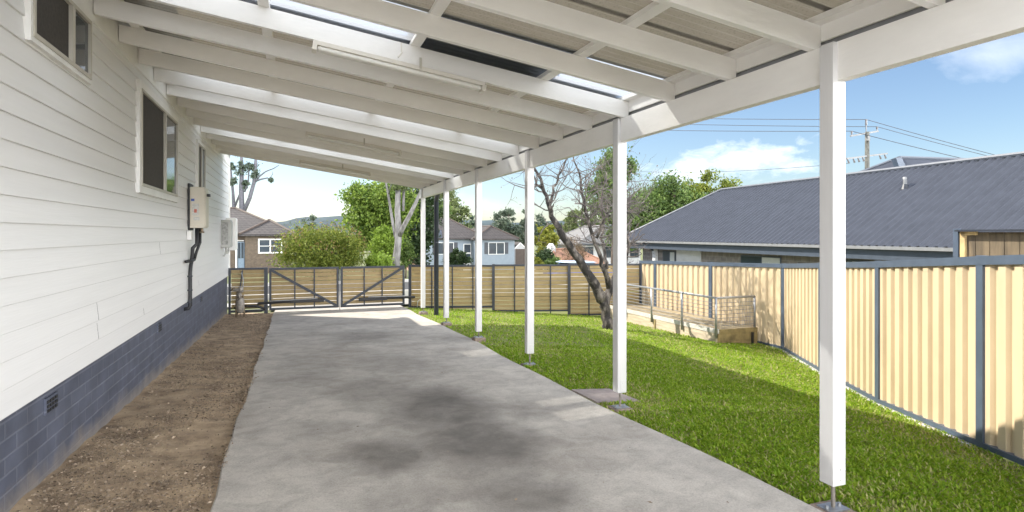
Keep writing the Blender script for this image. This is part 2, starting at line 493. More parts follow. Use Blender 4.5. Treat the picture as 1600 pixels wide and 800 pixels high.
# litter and pebbles in the soil
n = 60000
px = rng.uniform(HX + .0, DXL + .0, n) + np.abs(rng.normal(size=n)) * .02; py = 1.2 + 14 * rng.uniform(0, 1, n) ** 1.6
dens = np.sin(px * 3 + py * 1.3) + np.sin(py * 2.7 - px * 5) + rng.normal(size=n) * .8
k = dens > -.6; px, py = px[k], py[k]
pc = np.array([(x, y, (soilz(x, y) if x < DXL - .01 else zd(y) + .012) + .003) for x, y in zip(px, py)])
q = leaves(pc, .011 + .02 * rng.uniform(size=(len(pc), 1)) ** 4, .7); q[:, :, 2] = pc[:, None, 2] + (q[:, :, 2] - pc[:, None, 2]) * .6
struct(fast_mesh("soil_litter", q, 4, pebblem), "stuff")["label"] = "small stones and dry leaf litter strewn over the bare soil strip"

n = 240
px = rng.uniform(-.4, 2.6, n); py = rng.uniform(1.6, 14, n)
pc = np.array([(x, y, zd(y) + .016) for x, y in zip(px, py)])
q = leaves(pc, .010 + .022 * rng.uniform(size=(n, 1)) ** 2, .6); q[:, :, 2] = pc[:, None, 2] + np.clip((q[:, :, 2] - pc[:, None, 2]) * .3, -.002, .006)
struct(fast_mesh("slab_litter", q, 4, pebblem), "stuff")["label"] = "scattered grit and dry leaf bits on the concrete driveway"

# street beyond the gate
struct(sheet("verge_crossover", frange(-.6, 3.2, .5), frange(15.92, 20.0, .5), lambda x, y: zd(y) + .012, crossc))
struct(sheet("footpath", [-60, -30, -10, -.62], frange(17.2, 18.4, .4), lambda x, y: G(x, y) + .01, pathc))
struct(sheet("road", [-120, -60, -20, 0, 10, 20, 60, 120], frange(20.2, 27.5, .6), lambda x, y: G(0, y) + .0, asphalt))
bk = MB()
for yy in (20.05, 27.5): bk.box(-120, 120, yy, yy + .15, zd(yy) - .2, zd(yy) + .12)
struct(bk.build("kerb", pathc))

# hills far away
b = MB(); nx = 120; rows = 5
for j in range(rows):
    for i in range(nx + 1):
        X = -1100 + 2600 * i / nx
        h = 20 + 14 * math.sin(X * .004 + .4) + 7 * math.sin(X * .011) + 3 * math.sin(X * .031 + 1) + 1.6 * math.sin(X * .09)
        prof = [0, .55, 1, .8, 0][j]
        b.v.append((X, 1150 + 90 * j, -6 + (h + 10) * prof + 1.0 * random.random()))
for j in range(rows - 1):
    for i in range(nx):
        a = j * (nx + 1) + i
        b.f.append((a, a + 1, a + nx + 2, a + nx + 1)); b.mi.append(0)
struct(b.build("hills", hillm, smooth=True))

# ------------------------------------------------------------------ GRASS
def grass():
    def sample(n, x0, x1, y0, y1):
        return rng.uniform(x0, x1, n), rng.uniform(y0, y1, n)
    X, Y = [], []
    for (n, x0, x1, y0, y1) in [(52000, 2.6, 4.6, 1.2, 4.4), (34000, 4.2, 7.4, 2.8, 6.5), (42000, 2.6, 5.2, 4.4, 8.5), (30000, 5.0, 8.6, 5.5, 9.8), (26000, 2.6, 8.5, 8.5, 14.8), (9000, 4.5, 6.2, 1.2, 2.9)]:
        a, c = sample(n, x0, x1, y0, y1); X.append(a); Y.append(c)
    X = np.concatenate(X); Y = np.concatenate(Y)
    def fx(y):  # fence line x at y
        return np.interp(y, [0, 1.7, 3.41, 8.57, 13.4], [3.6, 4.62, 5.58, 8.5, 8.5])
    edge = np.array([dxr(y) for y in Y]) + .012 + rng.uniform(-.02, .0, len(Y))
    ok = (X > edge) & (X < fx(Y) - .03) & (Y < 15.1 - (X - 2.82) * .317)
    slab = (X > 2.62) & (X < 3.10) & (Y > 4.86) & (Y < 5.46)
    for py in POSTY:
        ok &= ~((abs(X - 2.75) < .11) & (abs(Y - py) < .10))
    ok &= ~slab
    ok &= ~((X > 7.5) & (Y > 9.17))
    clump = np.sin(X * 5.1 + Y * 3.3) * np.sin(Y * 6.1 - X * 2.2) + .6 * np.sin(X * 13 + 4 * Y) * np.sin(11 * Y) + rng.normal(size=len(X)) * .7
    ok &= clump > -1.15
    X, Y, clump = X[ok], Y[ok], clump[ok]
    Z = np.array([G(x, y) for x, y in zip(X, Y)])
    n = len(X)
    h = rng.uniform(.014, .036, n) * (1 + .22 * np.clip(clump, -1, 1.5))
    ang = rng.uniform(0, 2 * np.pi, n); lean = rng.uniform(.3, 1.3, n) * h
    w = rng.uniform(.003, .0055, n) * (1 + .12 * np.hypot(X, Y) * .5)
    base = np.stack([X, Y, Z - .004], 1)
    dx = np.stack([np.cos(ang), np.sin(ang), np.zeros(n)], 1); sx = np.stack([-np.sin(ang), np.cos(ang), np.zeros(n)], 1)
    up = np.array([0, 0, 1.0])
    midp = base + dx * (lean * .35)[:, None] + up * (h * .62)[:, None]
    tip = base + dx * lean[:, None] + up * h[:, None]
    sw = sx * w[:, None]
    q = np.stack([base - sw * .8, base + sw * .8, midp + sw, tip, midp - sw], 1)
    patch = np.sin(X * 1.9 + .8 * Y + 1) * np.sin(1.3 * Y - .7 * X) + .5 * np.sin(4.1 * X - 2.2 * Y)
    dry = rng.uniform(size=n) < .12 + .14 * (clump < -.3) + .22 * np.clip(patch, 0, 1)
    a = struct(fast_mesh("grass", q[~dry], 5, bladem), "stuff"); a["label"] = "short green lawn grass between driveway and cream fence"
    a = struct(fast_mesh("dry_grass", q[dry], 5, thatchm), "stuff"); a["label"] = "dry straw coloured blades scattered through the lawn"
POSTY = [2.43, 4.675, 6.85, 9.02, 11.14, 13.31]
grass()

# ------------------------------------------------------------------ HOUSE
house = thing("weatherboard_house", "white weatherboard house on a dark blue-grey painted brick base, beside the soil strip", "house", (HX, 6, zd(6)))
HY0, HY1 = -4.0, 15.45
WB0 = -.965; BH = .1465
HXB = -10.0
b = MB()
k = 0; z = WB0
while z < 1.95:
    z1 = min(z + BH + .012, 2.0)
    prof = [(HX - .02, z), (HX + .017, z), (HX + .0185, z + .004), (HX + .003, z1), (HX - .02, z1)]
    b.prism([(p[0], HY0, p[1]) for p in prof], (0, HY1 - HY0, 0))
    # end wall facing the street
    b.box(HXB, HX - .03, HY1 - .02, HY1 + .014, z, z1 - .013)
    z += BH
b.box(HXB + .1, HX - .021, HY0 + .05, HY1 - .021, WB0 + .01, 1.99)
wall = b.build("wall", boards, house)
# butt joints and splits in the boards
def joint(u, k, frac=1.0, wd=.0025):
    y = yat(u, HX); z0 = WB0 + k * BH + .006; z1 = z0 + BH * frac - .008
    def fx(z): return HX + .0185 + (.003 - .0185) * (z - WB0 - k * BH - .004) / (BH + .008) + .0006
    b = MB(); b.prism([(fx(z0), y - wd, z0), (fx(z0), y + wd, z0), (fx(z1), y + wd * .4, z1), (fx(z1), y - wd * .4, z1)], (-.004, 0, 0))
    b.build("board_joint", darkgap, wall)
for (u, k, fr) in [(150, 2, 1), (150, 1, .9), (222, 1, .5), (309, 1, .6), (248, 5, 1)]: joint(u, k, fr)
b = MB(); b.box(HX - .015, HX + .03, HY1 - .01, HY1 + .03, WB0, 1.9)
b.box(HX + .0, HX + .028, HY0, HY1 - .012, 1.60, 1.645)
b.box(HX + .0, HX + .022, HY0, HY1 - .012, 1.646, 1.95)
b.build("trim", trimw, house)
# brick base
b = MB(); b.box(HXB, HX - .025, HY0, HY1 - .01, -2.1, WB0 + .012)
base = b.build("brick_base", basebrick, house)
for u in (85, 252, 316):
    y = yat(u, HX); v_ = MB(); zc = WB0 - .115
    v_.box(HX - .0245, HX - .012, y - .10, y + .10, zc - .05, zc + .05, 1)
    for i in range(4):
        for j in range(3):
            v_.box(HX - .0118, HX - .006, y - .085 + i * .045, y - .085 + i * .045 + .03, zc - .04 + j * .028, zc - .04 + j * .028 + .018, 0)
    v_.build("vent", [black, basebrick], base)
# roof of the house
b = MB()
pr = [(HX + .35, 1.98), (HX + .35, 2.02), (-5.6, 3.65), (HXB - .4, 2.02), (HXB - .4, 1.98), (-5.6, 3.60)]
b.prism([(p[0], HY0 - .3, p[1]) for p in pr], (0, HY1 - HY0 + .55, 0))
b.build("roof", roofgrey, house)
b = MB(); b.box(HX + .33, HX + .35, HY0 - .3, HY1 + .25, 1.84, 1.975)
b.box(HX + .023, HX + .329, HY0, HY1 + .2, 1.951, 1.963)
b.build("eave_fascia", trimw, house)

def window(y0, y1, z0, z1, split, reveal, lab=None):
    w = MB(); x0, x1 = HX + .005, HX + .045; t = reveal
    w.box(x0, x1, y0 - t, y0, z0 - t, z1 + t); w.box(x0, x1, y1, y1 + t, z0 - t, z1 + t)
    w.box(x0, x1, y0, y1, z0 - t, z0); w.box(x0, x1, y0, y1, z1, z1 + t)
    W = w.build("window", trimw, house)
    f = MB(); xa, xb = HX + .019, HX + .052; s = .028
    f.box(xa, xb, y0 + .001, y0 + s, z0 + .001, z1 - .001); f.box(xa, xb, y1 - s, y1 - .001, z0 + .001, z1 - .001)
    f.box(xa, xb, y0 + s, y1 - s, z0 + .001, z0 + s); f.box(xa, xb, y0 + s, y1 - s, z1 - s, z1 - .001)
    ym = y0 + (y1 - y0) * split
    f.box(xa, xb + .004, ym - .022, ym + .022, z0 + s, z1 - s)
    f.build("frame", alu, W)
    a = MB(); a.box(HX + .020, HX + .03, y0 + s, ym - .022, z0 + s, z1 - s); a.build("flyscreen", screen, W)
    a = MB(); a.box(HX + .020, HX + .034, ym + .022, y1 - s, z0 + s, z1 - s); a.build("pane", glassd, W)
window(yat(37, HX), yat(131, HX), 1.13, 1.56, .62, .03)
window(yat(213, HX), yat(271, HX), .475, 1.43, .60, .07)
window(yat(305, HX), yat(316, HX), .50, 1.43, .5, .05)

# water heater
yh = yat(291, HX)
hz0, hz1 = .09, .68
wh = thing("water_heater", "cream box gas water heater fixed to the white boards, dark pipes hanging below it", "water heater", (HX + .12, yh + .17, hz0))
b = MB(); b.box(HX + .045, HX + .235, yh, yh + .35, hz0, hz1); b.build("case", heaterm, wh, bevel=.012)
b = MB(); b.box(HX + .2352, HX + .247, yh + .01, yh + .34, hz0 + .02, hz1 - .05); b.build("front_cover", heaterm, wh, bevel=.005)
b = MB(); b.box(HX + .248, HX + .285, yh + .12, yh + .23, hz1 - .13, hz1 - .09); b.build("flue_outlet", black, wh)
b = MB(); b.box(HX + .017, HX + .044, yh + .01, yh + .34, hz0 - .03, hz1 + .05); b.build("mounting_bracket", black, wh)
b = MB(); b.box(HX + .075, HX + .16, yh - .0025, yh - .0008, .27, .44, 0); b.box(HX + .10, HX + .135, yh - .004, yh - .0026, .31, .36, 2)
b.box(HX + .06, HX + .105, yh - .0025, yh - .0008, .475, .51, 1); b.box(HX + .09, HX + .17, yh - .0025, yh - .0008, .20, .25, 0)
b.build("label_sticker", [stick, bluelabel, redlabel], wh)
b = MB()
b.tube([(HX + .12, yh + .12, hz0 - .002), (HX + .12, yh + .12, -.14), (HX + .07, yh + .09, -.2), (HX + .06, yh + .08, -.36), (HX + .055, yh + .02, -.45), (HX + .05, yh, -.55), (HX + .05, yh, -1.02), (HX + .03, yh - .01, -1.06), (HX - .05, yh - .02, -1.07)], .026, 10)
b.tube([(HX + .15, yh + .2, hz0 - .002), (HX + .15, yh + .2, -.12), (HX + .11, yh + .14, -.26), (HX + .09, yh + .1, -.36)], .02, 8)
b.tube([(HX + .09, yh + .1, -.365), (HX + .09, yh - .12, -.375), (HX + .05, yh - .35, -.375)], .022, 8)
b.build("lagged_pipe", black, wh, smooth=True)
b = MB(); b.tube([(HX + .18, yh + .16, hz0 - .002), (HX + .18, yh + .16, .02)], .018, 8); b.tube([(HX + .15, yh + .16, .03), (HX + .21, yh + .16, .03)], .012, 8)
b.build("brass_valve", brass, wh)
b = MB(); b.box(HX + .018, HX + .075, yh - .06, yh + .05, -.08, .05); b.build("socket_box", trimw, wh, bevel=.006)
for i, zz in enumerate((-.6, -.8, -.97)):
    b = MB(); b.box(HX + .0165, HX + .08, yh - .03, yh + .03, zz - .008, zz + .008); b.build("pipe_clip", charcoal, wh)

# meter boxes
ym = yat(344, HX)
mb = thing("meter_box", "grey weathered meter box on the white boards left of the fence, cables hanging under it", "meter box", (HX, ym + .2, .0))
b = MB(); b.box(HX + .016, HX + .19, ym, ym + .45, -.28, .30); b.build("case", meterg, mb, bevel=.008)
b = MB(); b.box(HX + .1905, HX + .20, ym + .02, ym + .43, -.25, .27); b.build("door", meterg, mb)
b = MB(); b.box(HX + .03, HX + .15, ym - .004, ym - .001, -.22, .26); b.build("cover_panel", mat("meter_panel", (.38, .38, .36), .5, .25, 20), mb)
b = MB(); b.tube([(HX + .1, ym + .1, -.282), (HX + .1, ym + .1, -.38), (HX + .07, ym + .12, -.44), (HX + .05, ym + .12, -.47)], .018, 8); b.tube([(HX + .14, ym + .2, -.282), (HX + .14, ym + .15, -.40), (HX + .09, ym + .12, -.41)], .012, 6)
b.build("conduit", meterg, mb, smooth=True)
y2 = HY1 - .75
wb = thing("switch_box", "plain white switchboard box at the far corner of the white house", "meter box", (HX, y2 + .25, 0))
b = MB(); b.box(HX + .017, HX + .20, y2, y2 + .55, -.36, .37); b.build("case", trimw, wb, bevel=.008)
b = MB(); b.box(HX + .2005, HX + .21, y2 + .02, y2 + .53, -.34, .35); b.build("door", trimw, wb)

# gas meter at the corner by the fence
gm = thing("gas_meter", "old gas meter with rusty pipes and valves standing at the house corner by the fence", "gas meter", (-1.15, 14.5, zd(14.5)))
gx0, gy0 = -1.10, 14.35; gz = zd(14.4)
b = MB()
b.tube([(gx0 - .08, gy0, gz - .03), (gx0 - .09, gy0, gz + .25), (gx0 - .06, gy0 + .02, gz + .62)], .02, 8)
b.tube([(gx0 + .08, gy0, gz - .03), (gx0 + .07, gy0, gz + .22), (gx0 + .05, gy0, gz + .5)], .018, 8)
b.tube([(gx0 - .06, gy0 + .02, gz + .62), (gx0 - .14, gy0 + .02, gz + .66), (gx0 - .2, gy0 + .1, gz + .6)], .016, 8)
b.build("pipe", brass, gm, smooth=True)
b = MB()
prof = [(.0, .10), (.06, .13), (.08, .22), (.085, .34), (.065, .42), (.03, .45)]
vs = []; n_ = 12
b.tube([(gx0, gy0 - .02, gz + h) for r, h in prof], [max(r, .02) for r, h in prof], n_)
b.build("meter_body", gasgrey, gm, smooth=True)
b = MB(); b.tube([(gx0 - .02, gy0 - .02, gz + .45), (gx0 - .02, gy0 - .02, gz + .56)], .045, 10); b.tube([(gx0 - .14, gy0 - .02, gz + .62), (gx0 + .03, gy0 - .02, gz + .62)], .03, 8)
b.tube([(gx0 + .01, gy0 - .04, gz + .56), (gx0 + .01, gy0 - .04, gz + .70)], [.05, .035], 10)
b.build("regulator", gasgrey, gm, smooth=True)
b = MB(); b.tube([(gx0 + .04, gy0, gz + .56), (gx0 + .05, gy0 + .1, gz + .82), (gx0 + .0, gy0 + .3, gz + .98)], .011, 6); b.build("riser", steel, gm)

# ------------------------------------------------------------------ CARPORT
cp = thing("carport", "white timber lean-to carport over the driveway, six square posts and a long edge beam", "carport", (2.75, 8, zd(8)))
def rb(x): return 1.035 + .15 * (2.75 - x)    # underside of the rafters
RH = .145; RW = .045
for i, y in enumerate(POSTY):
    gz = G(2.75, y)
    pb = gz + .15
    b = MB(); b.box(2.70, 2.79, y - .045, y + .045, pb, 1.03)
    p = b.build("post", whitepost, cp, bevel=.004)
    b = MB(); b.box(2.725, 2.775, y - .0478, y - .0452, pb + .012, pb + .115); 
    for zz in (.035, .09): b.tube([(2.75, y - .0478, pb + zz), (2.75, y - .053, pb + zz)], .006, 6)
    b.build("stirrup_plate", whitepost, p)
    b = MB(); b.tube([(2.75, y, gz + .012), (2.75, y, pb + .001)], .011, 8); b.build("stirrup_rod", oldsteel, p)
    gp_ = gz; gz = gz + [.0, .0, .0, .045, .04, .045][i]
    b = MB(); b.box(2.685, 2.815, y - .05, y + .05, gz + .012, gz + .020)
    for sx in (-.045, .045): b.tube([(2.75 + sx, y, gz + .02), (2.75 + sx, y, gz + .036)], .01, 6)
    b.build("base_plate", steel, p)
    b = MB()
    gz = gp_
    up_h = [.0, .0, .0, .045, .04, .045][i]; b.box(2.66, 2.84, y - .09, y + .09, gz - .08, gz + .0115 + up_h)
    b.build("footing", footc, p, bevel=.01)
b = MB(); b.box(2.73, 2.80, .98, 13.62, .825, 1.032); b.build("beam", white, cp, bevel=.003)
RY = [1.885 + .683 * k for k in range(-1, 18)]
sl = Vector((1, 0, -.15)).normalized(); nrm = Vector((.15, 0, 1)).normalized()
for i, y in enumerate(RY):
    b = MB()
    n = 10; vs = []
    bow = random.uniform(-.006, .008)
    for k in range(n + 1):
        t = k / n; x = (HX + .0285) + (2.788 - HX - .0285) * t
        zz = rb(x) - bow * math.sin(math.pi * t) * 1.0; yy = y + .004 * math.sin(math.pi * t) * (1 if i % 2 else -1)
        vs += [(x, yy - RW / 2, zz), (x, yy + RW / 2, zz), (x, yy + RW / 2, zz + RH), (x, yy - RW / 2, zz + RH)]
    fs = []
    for k in range(n):
        o = 4 * k
        for a in range(4): fs.append((o + a, o + (a + 1) % 4, o + 4 + (a + 1) % 4, o + 4 + a))
    fs += [(3, 2, 1, 0), (4 * n, 4 * n + 1, 4 * n + 2, 4 * n + 3)]
    b.add(vs, fs); b.build("rafter", white, cp)
for x in (-1.28, -.2, .89, 1.98, 2.765):
    b = MB(); z0 = rb(x) + RH + .003
    w = .075 if x < 2.7 else .06
    b.bar((x, .95, z0 + .019), (x, 13.66, z0 + .019), w, .037, up=nrm)
    b.build("purlin", white, cp)
b = MB(); b.box(2.790, 2.806, .98, 13.64, 1.085, 1.19); b.build("blocking_board", white, cp)
b = MB(); b.box(2.822, 2.84, .98, 13.64, 1.036, 1.236); b.build("gap_shade_strip", mat("gap_shade_grey", (.26, .26, .27), .8), cp)  # grey strip put in for the shade in the gap above the beam
# roof sheets
SW = .762; NS = 17; Y0S = .93
CLEAR = {}
def sheet_part(y0, x0, x1, m, name, dz=0):
    b = MB(); nw = 10 * 6
    xs = frange(x0, x1, .35)
    for x in xs:
        for k in range(nw + 1):
            yy = y0 + (SW + .03) * k / nw
            zz = rb(x) + RH + .054 + dz + .0075 * math.sin(2 * math.pi * (yy / .0762))
            b.v.append((x, yy, zz))
    for i in range(len(xs) - 1):
        for k in range(nw):
            a = i * (nw + 1) + k
            b.f.append((a, a + 1, a + nw + 2, a + nw + 1)); b.mi.append(0)
    return b.build(name, m, cp, smooth=True)
for i in range(NS):
    y0 = Y0S + SW * i
    clr = i in (4, 8, 12)
    sheet_part(y0, HX + .1, 2.93, clearm if clr else sheetm, "clear_roof_sheet" if clr else "roof_sheet", .0015 * (i % 2))
    if clr and i == 4:
        b = MB(); b.bar((.84, y0 + .38, rb(.84) + RH + .105), (2.02, y0 + .38, rb(2.02) + RH + .105), .74, .02, up=nrm)
        b.build("dark_cover_panel", charcoal, cp)
        b = MB(); b.bar((HX + .3, y0 + .81, rb(HX + .3) + RH + .083), (2.75, y0 + .81, rb(2.75) + RH + .083), .22, .02, up=nrm)
        b.build("dark_flashing_strip", charcoal, cp)
# gutter and downpipe
b = MB()
b.box(2.86, 2.98, .80, 13.68, 1.085, 1.10); b.box(2.86, 2.868, .80, 13.68, 1.101, 1.175); b.box(2.972, 2.98, .80, 13.68, 1.101, 1.185)
b.box(2.868, 2.972, 13.672, 13.68, 1.101, 1.18)
b.build("gutter", trimw, cp)
b = MB(); yd = 13.05
b.tube([(2.92, yd - .55, 1.084), (2.92, yd - .55, .99), (2.93, yd - .45, .93), (2.98, yd - .05, .78), (2.99, yd, .72), (2.99, yd, -1.88), (2.99, yd + .03, -1.95)], .052, 12)
dp = b.build("downpipe", charcoal, cp, smooth=True)
for zz in (-.2, -1.2):
    b = MB(); b.tube([(2.99, yd, zz), (2.99, yd, zz + .03)], .057, 12); b.build("pipe_strap", charcoal, dp)
# conduit offcut, bracket bits under the rafters
def on_rafter(u, v, dz=0):
    # point on the plane just under the rafters
    for d in np.arange(1.5, 16, .01):
        p = at(u, v, d)
        if p.z > rb(p.x) - dz: return p
    return at(u, v, 10)
b = MB()
p = on_rafter(627, 88); b.tube([(p.x, p.y, rb(p.x) + .10), (p.x, p.y - .02, rb(p.x) + .02), (p.x - .03, p.y - .04, rb(p.x) - .02)], .006, 6)
b.build("cable_end", lamp_body, cp)

# batten lights below the rafters, running along them
def batten(u0, v0, u1, v1, label):
    a = on_rafter(u0, v0, .06); c = on_rafter(u1, v1, .06)
    y = (a.y + c.y) / 2
    yr = min(RY, key=lambda r: abs(r - y)); y = yr
    x0, x1 = a.x, c.x
    if x1 - x0 > 1.6: x1 = x0 + 1.45
    t = thing("batten_light", label, "light", ((x0 + x1) / 2, y, rb((x0 + x1) / 2)), "batten lights under the carport rafters")
    def P(x, dz): return Vector((x, y, rb(x) + dz))
    b = MB(); b.bar(P(x0, -.019), P(x1, -.019), .085, .034, up=nrm); b.build("body", lamp_body, t, bevel=.004)
    b = MB(); b.bar(P(x0 + .03, -.054), P(x1 - .03, -.054), .075, .034, up=nrm); b.build("diffuser", lamp_cover, t, bevel=.012)
    for xx in (x0 + .012, x1 - .012):
        b = MB(); b.bar(P(xx - .016, -.052), P(xx + .016, -.052), .095, .05, up=nrm); b.build("end_cap", lamp_body, t)
    xm = x0 + (x1 - x0) * .6
    b = MB(); b.box(xm - .01, xm + .01, y - .05, y - .046, rb(xm) - .03, rb(xm) + .06); b.build("mounting_clip", alu, t)
    return t
batten(488, 84, 748, 147, "long cream batten light nearest the front, two rafters in from the clear roof strip")
batten(478, 208, 633, 236, "cream batten light in the middle of the rafters, brighter lower edge")
batten(468, 252, 580, 273, "cream batten light farthest under the carport, near the gate end")

# ------------------------------------------------------------------ GATE AND SLAT FENCES
def slat_panel(p, q, zt, zb_p, zb_q, name_root, parent, slat=.088, gap=.012, mullions=0, frame=True, yoff=0):
    """horizontal slats between p and q (xy); frame and mullions on the yard side"""
    p, q = Vector(p), Vector(q); d = (q - p).normalized(); nn = Vector((d.y, -d.x))   # toward the camera
    def P(t, z, off=0): w = p + (q - p) * t + nn * off; return (w.x, w.y, z)
    zb = max(zb_p, zb_q)
    b = MB(); z = zt - .03 - slat; L_ = (q - p).length
    while z > zb + .0:
        b.bar(P(.0, z + slat / 2), P(1.0, z + slat / 2), .016, slat)
        z -= slat + gap
    b.build("slats", slatm, parent)
    return P

def leaf(x0, x1, flip, label, hinge_left):
    y = 15.2; zt, zb = -.80, -1.80
    t = thing("gate_leaf", label, "gate", (x0 if hinge_left else x1, y, zb), "pair of driveway gate leaves")
    P = slat_panel((x0 + .05, y), (x1 - .05, y), zt, zb + .06, zb + .06, "", t)
    b = MB(); s = .05
    b.box(x0, x0 + s, y - .03, y + .02, zb, zt); b.box(x1 - s, x1, y - .03, y + .02, zb, zt)
    b.box(x0 + s, x1 - s, y - .03, y + .02, zt - s, zt); b.box(x0 + s, x1 - s, y - .03, y + .02, zb, zb + s)
    b.build("frame", charcoal, t)
    b = MB()
    for fr in (.36, .64):
        xm = x0 + (x1 - x0) * fr; b.box(xm - .015, xm + .015, y - .034, y - .010, zb + s, zt - s)
    b.build("mullions", charcoal, t)
    b = MB()
    A, B = (x0 + s, zt - s), (x1 - s, zb + s)
    if flip: A, B = (x0 + s, zb + s), (x1 - s, zt - s)
    b.bar((A[0], y - .047, A[1]), (B[0], y - .047, B[1]), .024, .06); b.build("brace", charcoal, t)
    # opener arm
    b = MB(); za = -1.60
    if hinge_left:
        b.tube([(x0 - .25, y - .10, za - .02), (x0 + .5, y - .11, za)], .03, 8)
        o = b.build("opener_arm", black, t)
        b = MB(); b.box(x0 + .45, x1 - .35, y - .15, y - .08, za - .035, za + .045); b.build("opener_motor", black, o, bevel=.01)
        b = MB(); b.tube([(x0 + .02, y - .16, za + .03), (x1 - .5, y - .16, za + .055)], .014, 8); b.build("opener_rod", steel, o)
    else:
        b.tube([(x1 + .25, y - .10, za - .0), (x1 - .5, y - .11, za)], .03, 8)
        o = b.build("opener_arm", black, t)
        b = MB(); b.box(x0 + .42, x1 - .45, y - .15, y - .08, za - .05, za + .03); b.build("opener_motor", black, o, bevel=.01)
        b = MB(); b.tube([(x1 - .02, y - .16, za + .04), (x0 + .65, y - .16, za + .045)], .014, 8); b.build("opener_rod", steel, o)
    return t
leaf(-.545, 1.04, False, "left leaf of the slatted driveway gate, brace falling from hinge post to centre", True)
leaf(1.085, 2.655, True, "right leaf of the slatted driveway gate, brace rising from centre to hinge post", False)
b = MB(); b.tube([(1.0625, 15.16, -1.9), (1.0625, 15.16, -.86)], .011, 8)
dr = tag(b.build("drop_bolt", steel), "thin pale steel drop bolt standing between the two gate leaves", "drop bolt")

# short fence left of the gate
fl = thing("slat_fence", "short beige slat fence between the house corner and the driveway gate", "fence", (-1.0, 15.2, zd(15.2)))
slat_panel((-1.36, 15.2), (-.66, 15.2), -.80, -1.75, -1.75, "", fl)
b = MB(); b.box(-1.42, -.66, 15.17, 15.22, -.83, -.785); b.box(-1.37, -.66, 15.17, 15.22, -1.82, -1.77); b.build("rail", charcoal, fl)
b = MB(); b.box(-1.42, -1.37, 15.165, 15.225, -1.95, -.831); b.build("post", charcoal, fl)
b = MB(); b.box(-.655, -.575, 15.15, 15.23, -1.95, -.78); b.build("post", charcoal, fl)
b = MB(); b.bar((-1.23, 15.14, -1.85), (-1.12, 15.14, -.84), .03, .03); b.build("stay", charcoal, fl)
b = MB(); b.tube([(-1.28, 15.05, -1.70), (-1.05, 15.04, -1.66), (-.80, 15.04, -1.67), (-.62, 15.05, -1.76)], .028, 8); b.tube([(-1.25, 15.02, -1.80), (-.7, 15.02, -1.79)], .02, 8)
b.build("opener_conduit", black, fl, smooth=True)
# long far fence
P0, P1 = Vector((2.80, 15.2)), Vector((8.5, 13.42))
fr = thing("slat_fence", "long beige slat fence with charcoal posts behind the lawn, right of the gate", "fence", (5.6, 14.3, G(5.6, 14.3)))
thick = [640.5, 771, 889, 1001]
def on_far(u):
    t0, t1 = 0.0, 1.0
    for _ in range(40):
        tm = (t0 + t1) / 2; w = P0 + (P1 - P0) * tm
        uu = U0 + F * (w.x * CS - w.y * SN) / (w.x * SN + w.y * CS)
        if uu < u: t0 = tm
        else: t1 = tm
    return P0 + (P1 - P0) * t0, t0
def ztop(t): return -.80 + .035 * t
fd = (P1 - P0).normalized(); fnn = Vector((fd.y, -fd.x))
for k in range(3):
    a, ta = on_far(thick[k]); c, tc_ = on_far(thick[k + 1])
    zt = (ztop(ta) + ztop(tc_)) / 2; zb_ = min(G(a.x, a.y), G(c.x, c.y)) + .06
    slat_panel((a.x, a.y), (c.x, c.y), zt, zb_, zb_, "", fr)
    for z_ in (zt - .02, max(G(a.x, a.y), G(c.x, c.y)) - .0):
        b = MB(); b.bar((a.x, a.y, z_), (c.x, c.y, z_), .05, .045); b.build("rail", charcoal, fr)
for i, u in enumerate([640.5, 675, 707, 739, 771, 804, 832, 860, 889, 920, 962, 1001]):
    w, t = on_far(u); w2 = w + fnn * .03
    wd = .085 if u in thick else .035
    b = MB(); g_ = G(w.x, w.y); b.bar((w2.x, w2.y, g_ - .05), (w2.x, w2.y, ztop(t) + (.02 if wd > .05 else -.045)), wd, wd * .8, up=(fd.x, fd.y, 0)); b.build("post", charcoal, fr)
w = Vector((2.98, 15.06)); g_ = zd(15)
b = MB(); b.tube([(2.95, 15.05, g_), (2.97, 15.04, g_ + .16), (3.02, 15.04, g_ + .19), (3.07, 15.04, g_ + .15), (3.08, 15.05, g_)], .01, 6); b.build("opener_conduit", meterg, fr, smooth=True)

# ------------------------------------------------------------------ CREAM STEEL FENCE (right boundary)
FP = [(3.66, 0.0, .02), (4.62, 1.68, -.10), (5.58, 3.41, -.214), (6.5, 5.1, -.345), (7.5, 6.83, -.46), (8.5, 8.57, -.57), (8.49, 10.6, -.635), (8.51, 12.73, -.69), (8.5, 13.38, -.715)]
cf = thing("metal_fence", "tall cream corrugated steel fence with blue-grey posts and rails along the lawn", "fence", (7.5, 6.83, G(7.5, 6.83)))
def cs_panel(p, q, zt0, zt1, zb0, zb1):
    p, q = Vector(p), Vector(q); d = q - p; L_ = d.length; d.normalize(); nn = Vector((-d.y, d.x))  # yard side
    b = MB(); pitch = L_ / round(L_ / .19)
    xs = []
    s = 0
    prof = [(0, 0), (.30, 0), (.42, .034), (.88, .034), (1.0, 0)]
    n = int(round(L_ / pitch))
    pts = []
    for k in range(n):
        for (a, o) in prof[:-1]: pts.append((k * pitch + a * pitch, o))
    pts.append((L_, 0))
    for (s, o) in pts:
        w = p + d * s + nn * (o - .020); t = s / L_
        b.v += [(w.x, w.y, zb0 + (zb1 - zb0) * t), (w.x, w.y, zt0 + (zt1 - zt0) * t)]
    for i in range(len(pts) - 1):
        b.f.append((2 * i, 2 * i + 2, 2 * i + 3, 2 * i + 1)); b.mi.append(0)
    o = b.build("panel", cream, cf)
    md = o.modifiers.new("thickness", 'SOLIDIFY'); md.thickness = .002
    def R(z0, z1, h):
        r = MB(); r.bar((p.x, p.y, z0), (q.x, q.y, z1), .075, h); r.build("rail", bluegrey, cf)
    R(zt0 - .012, zt1 - .012, .075); R(zb0 + .015, zb1 + .015, .045)
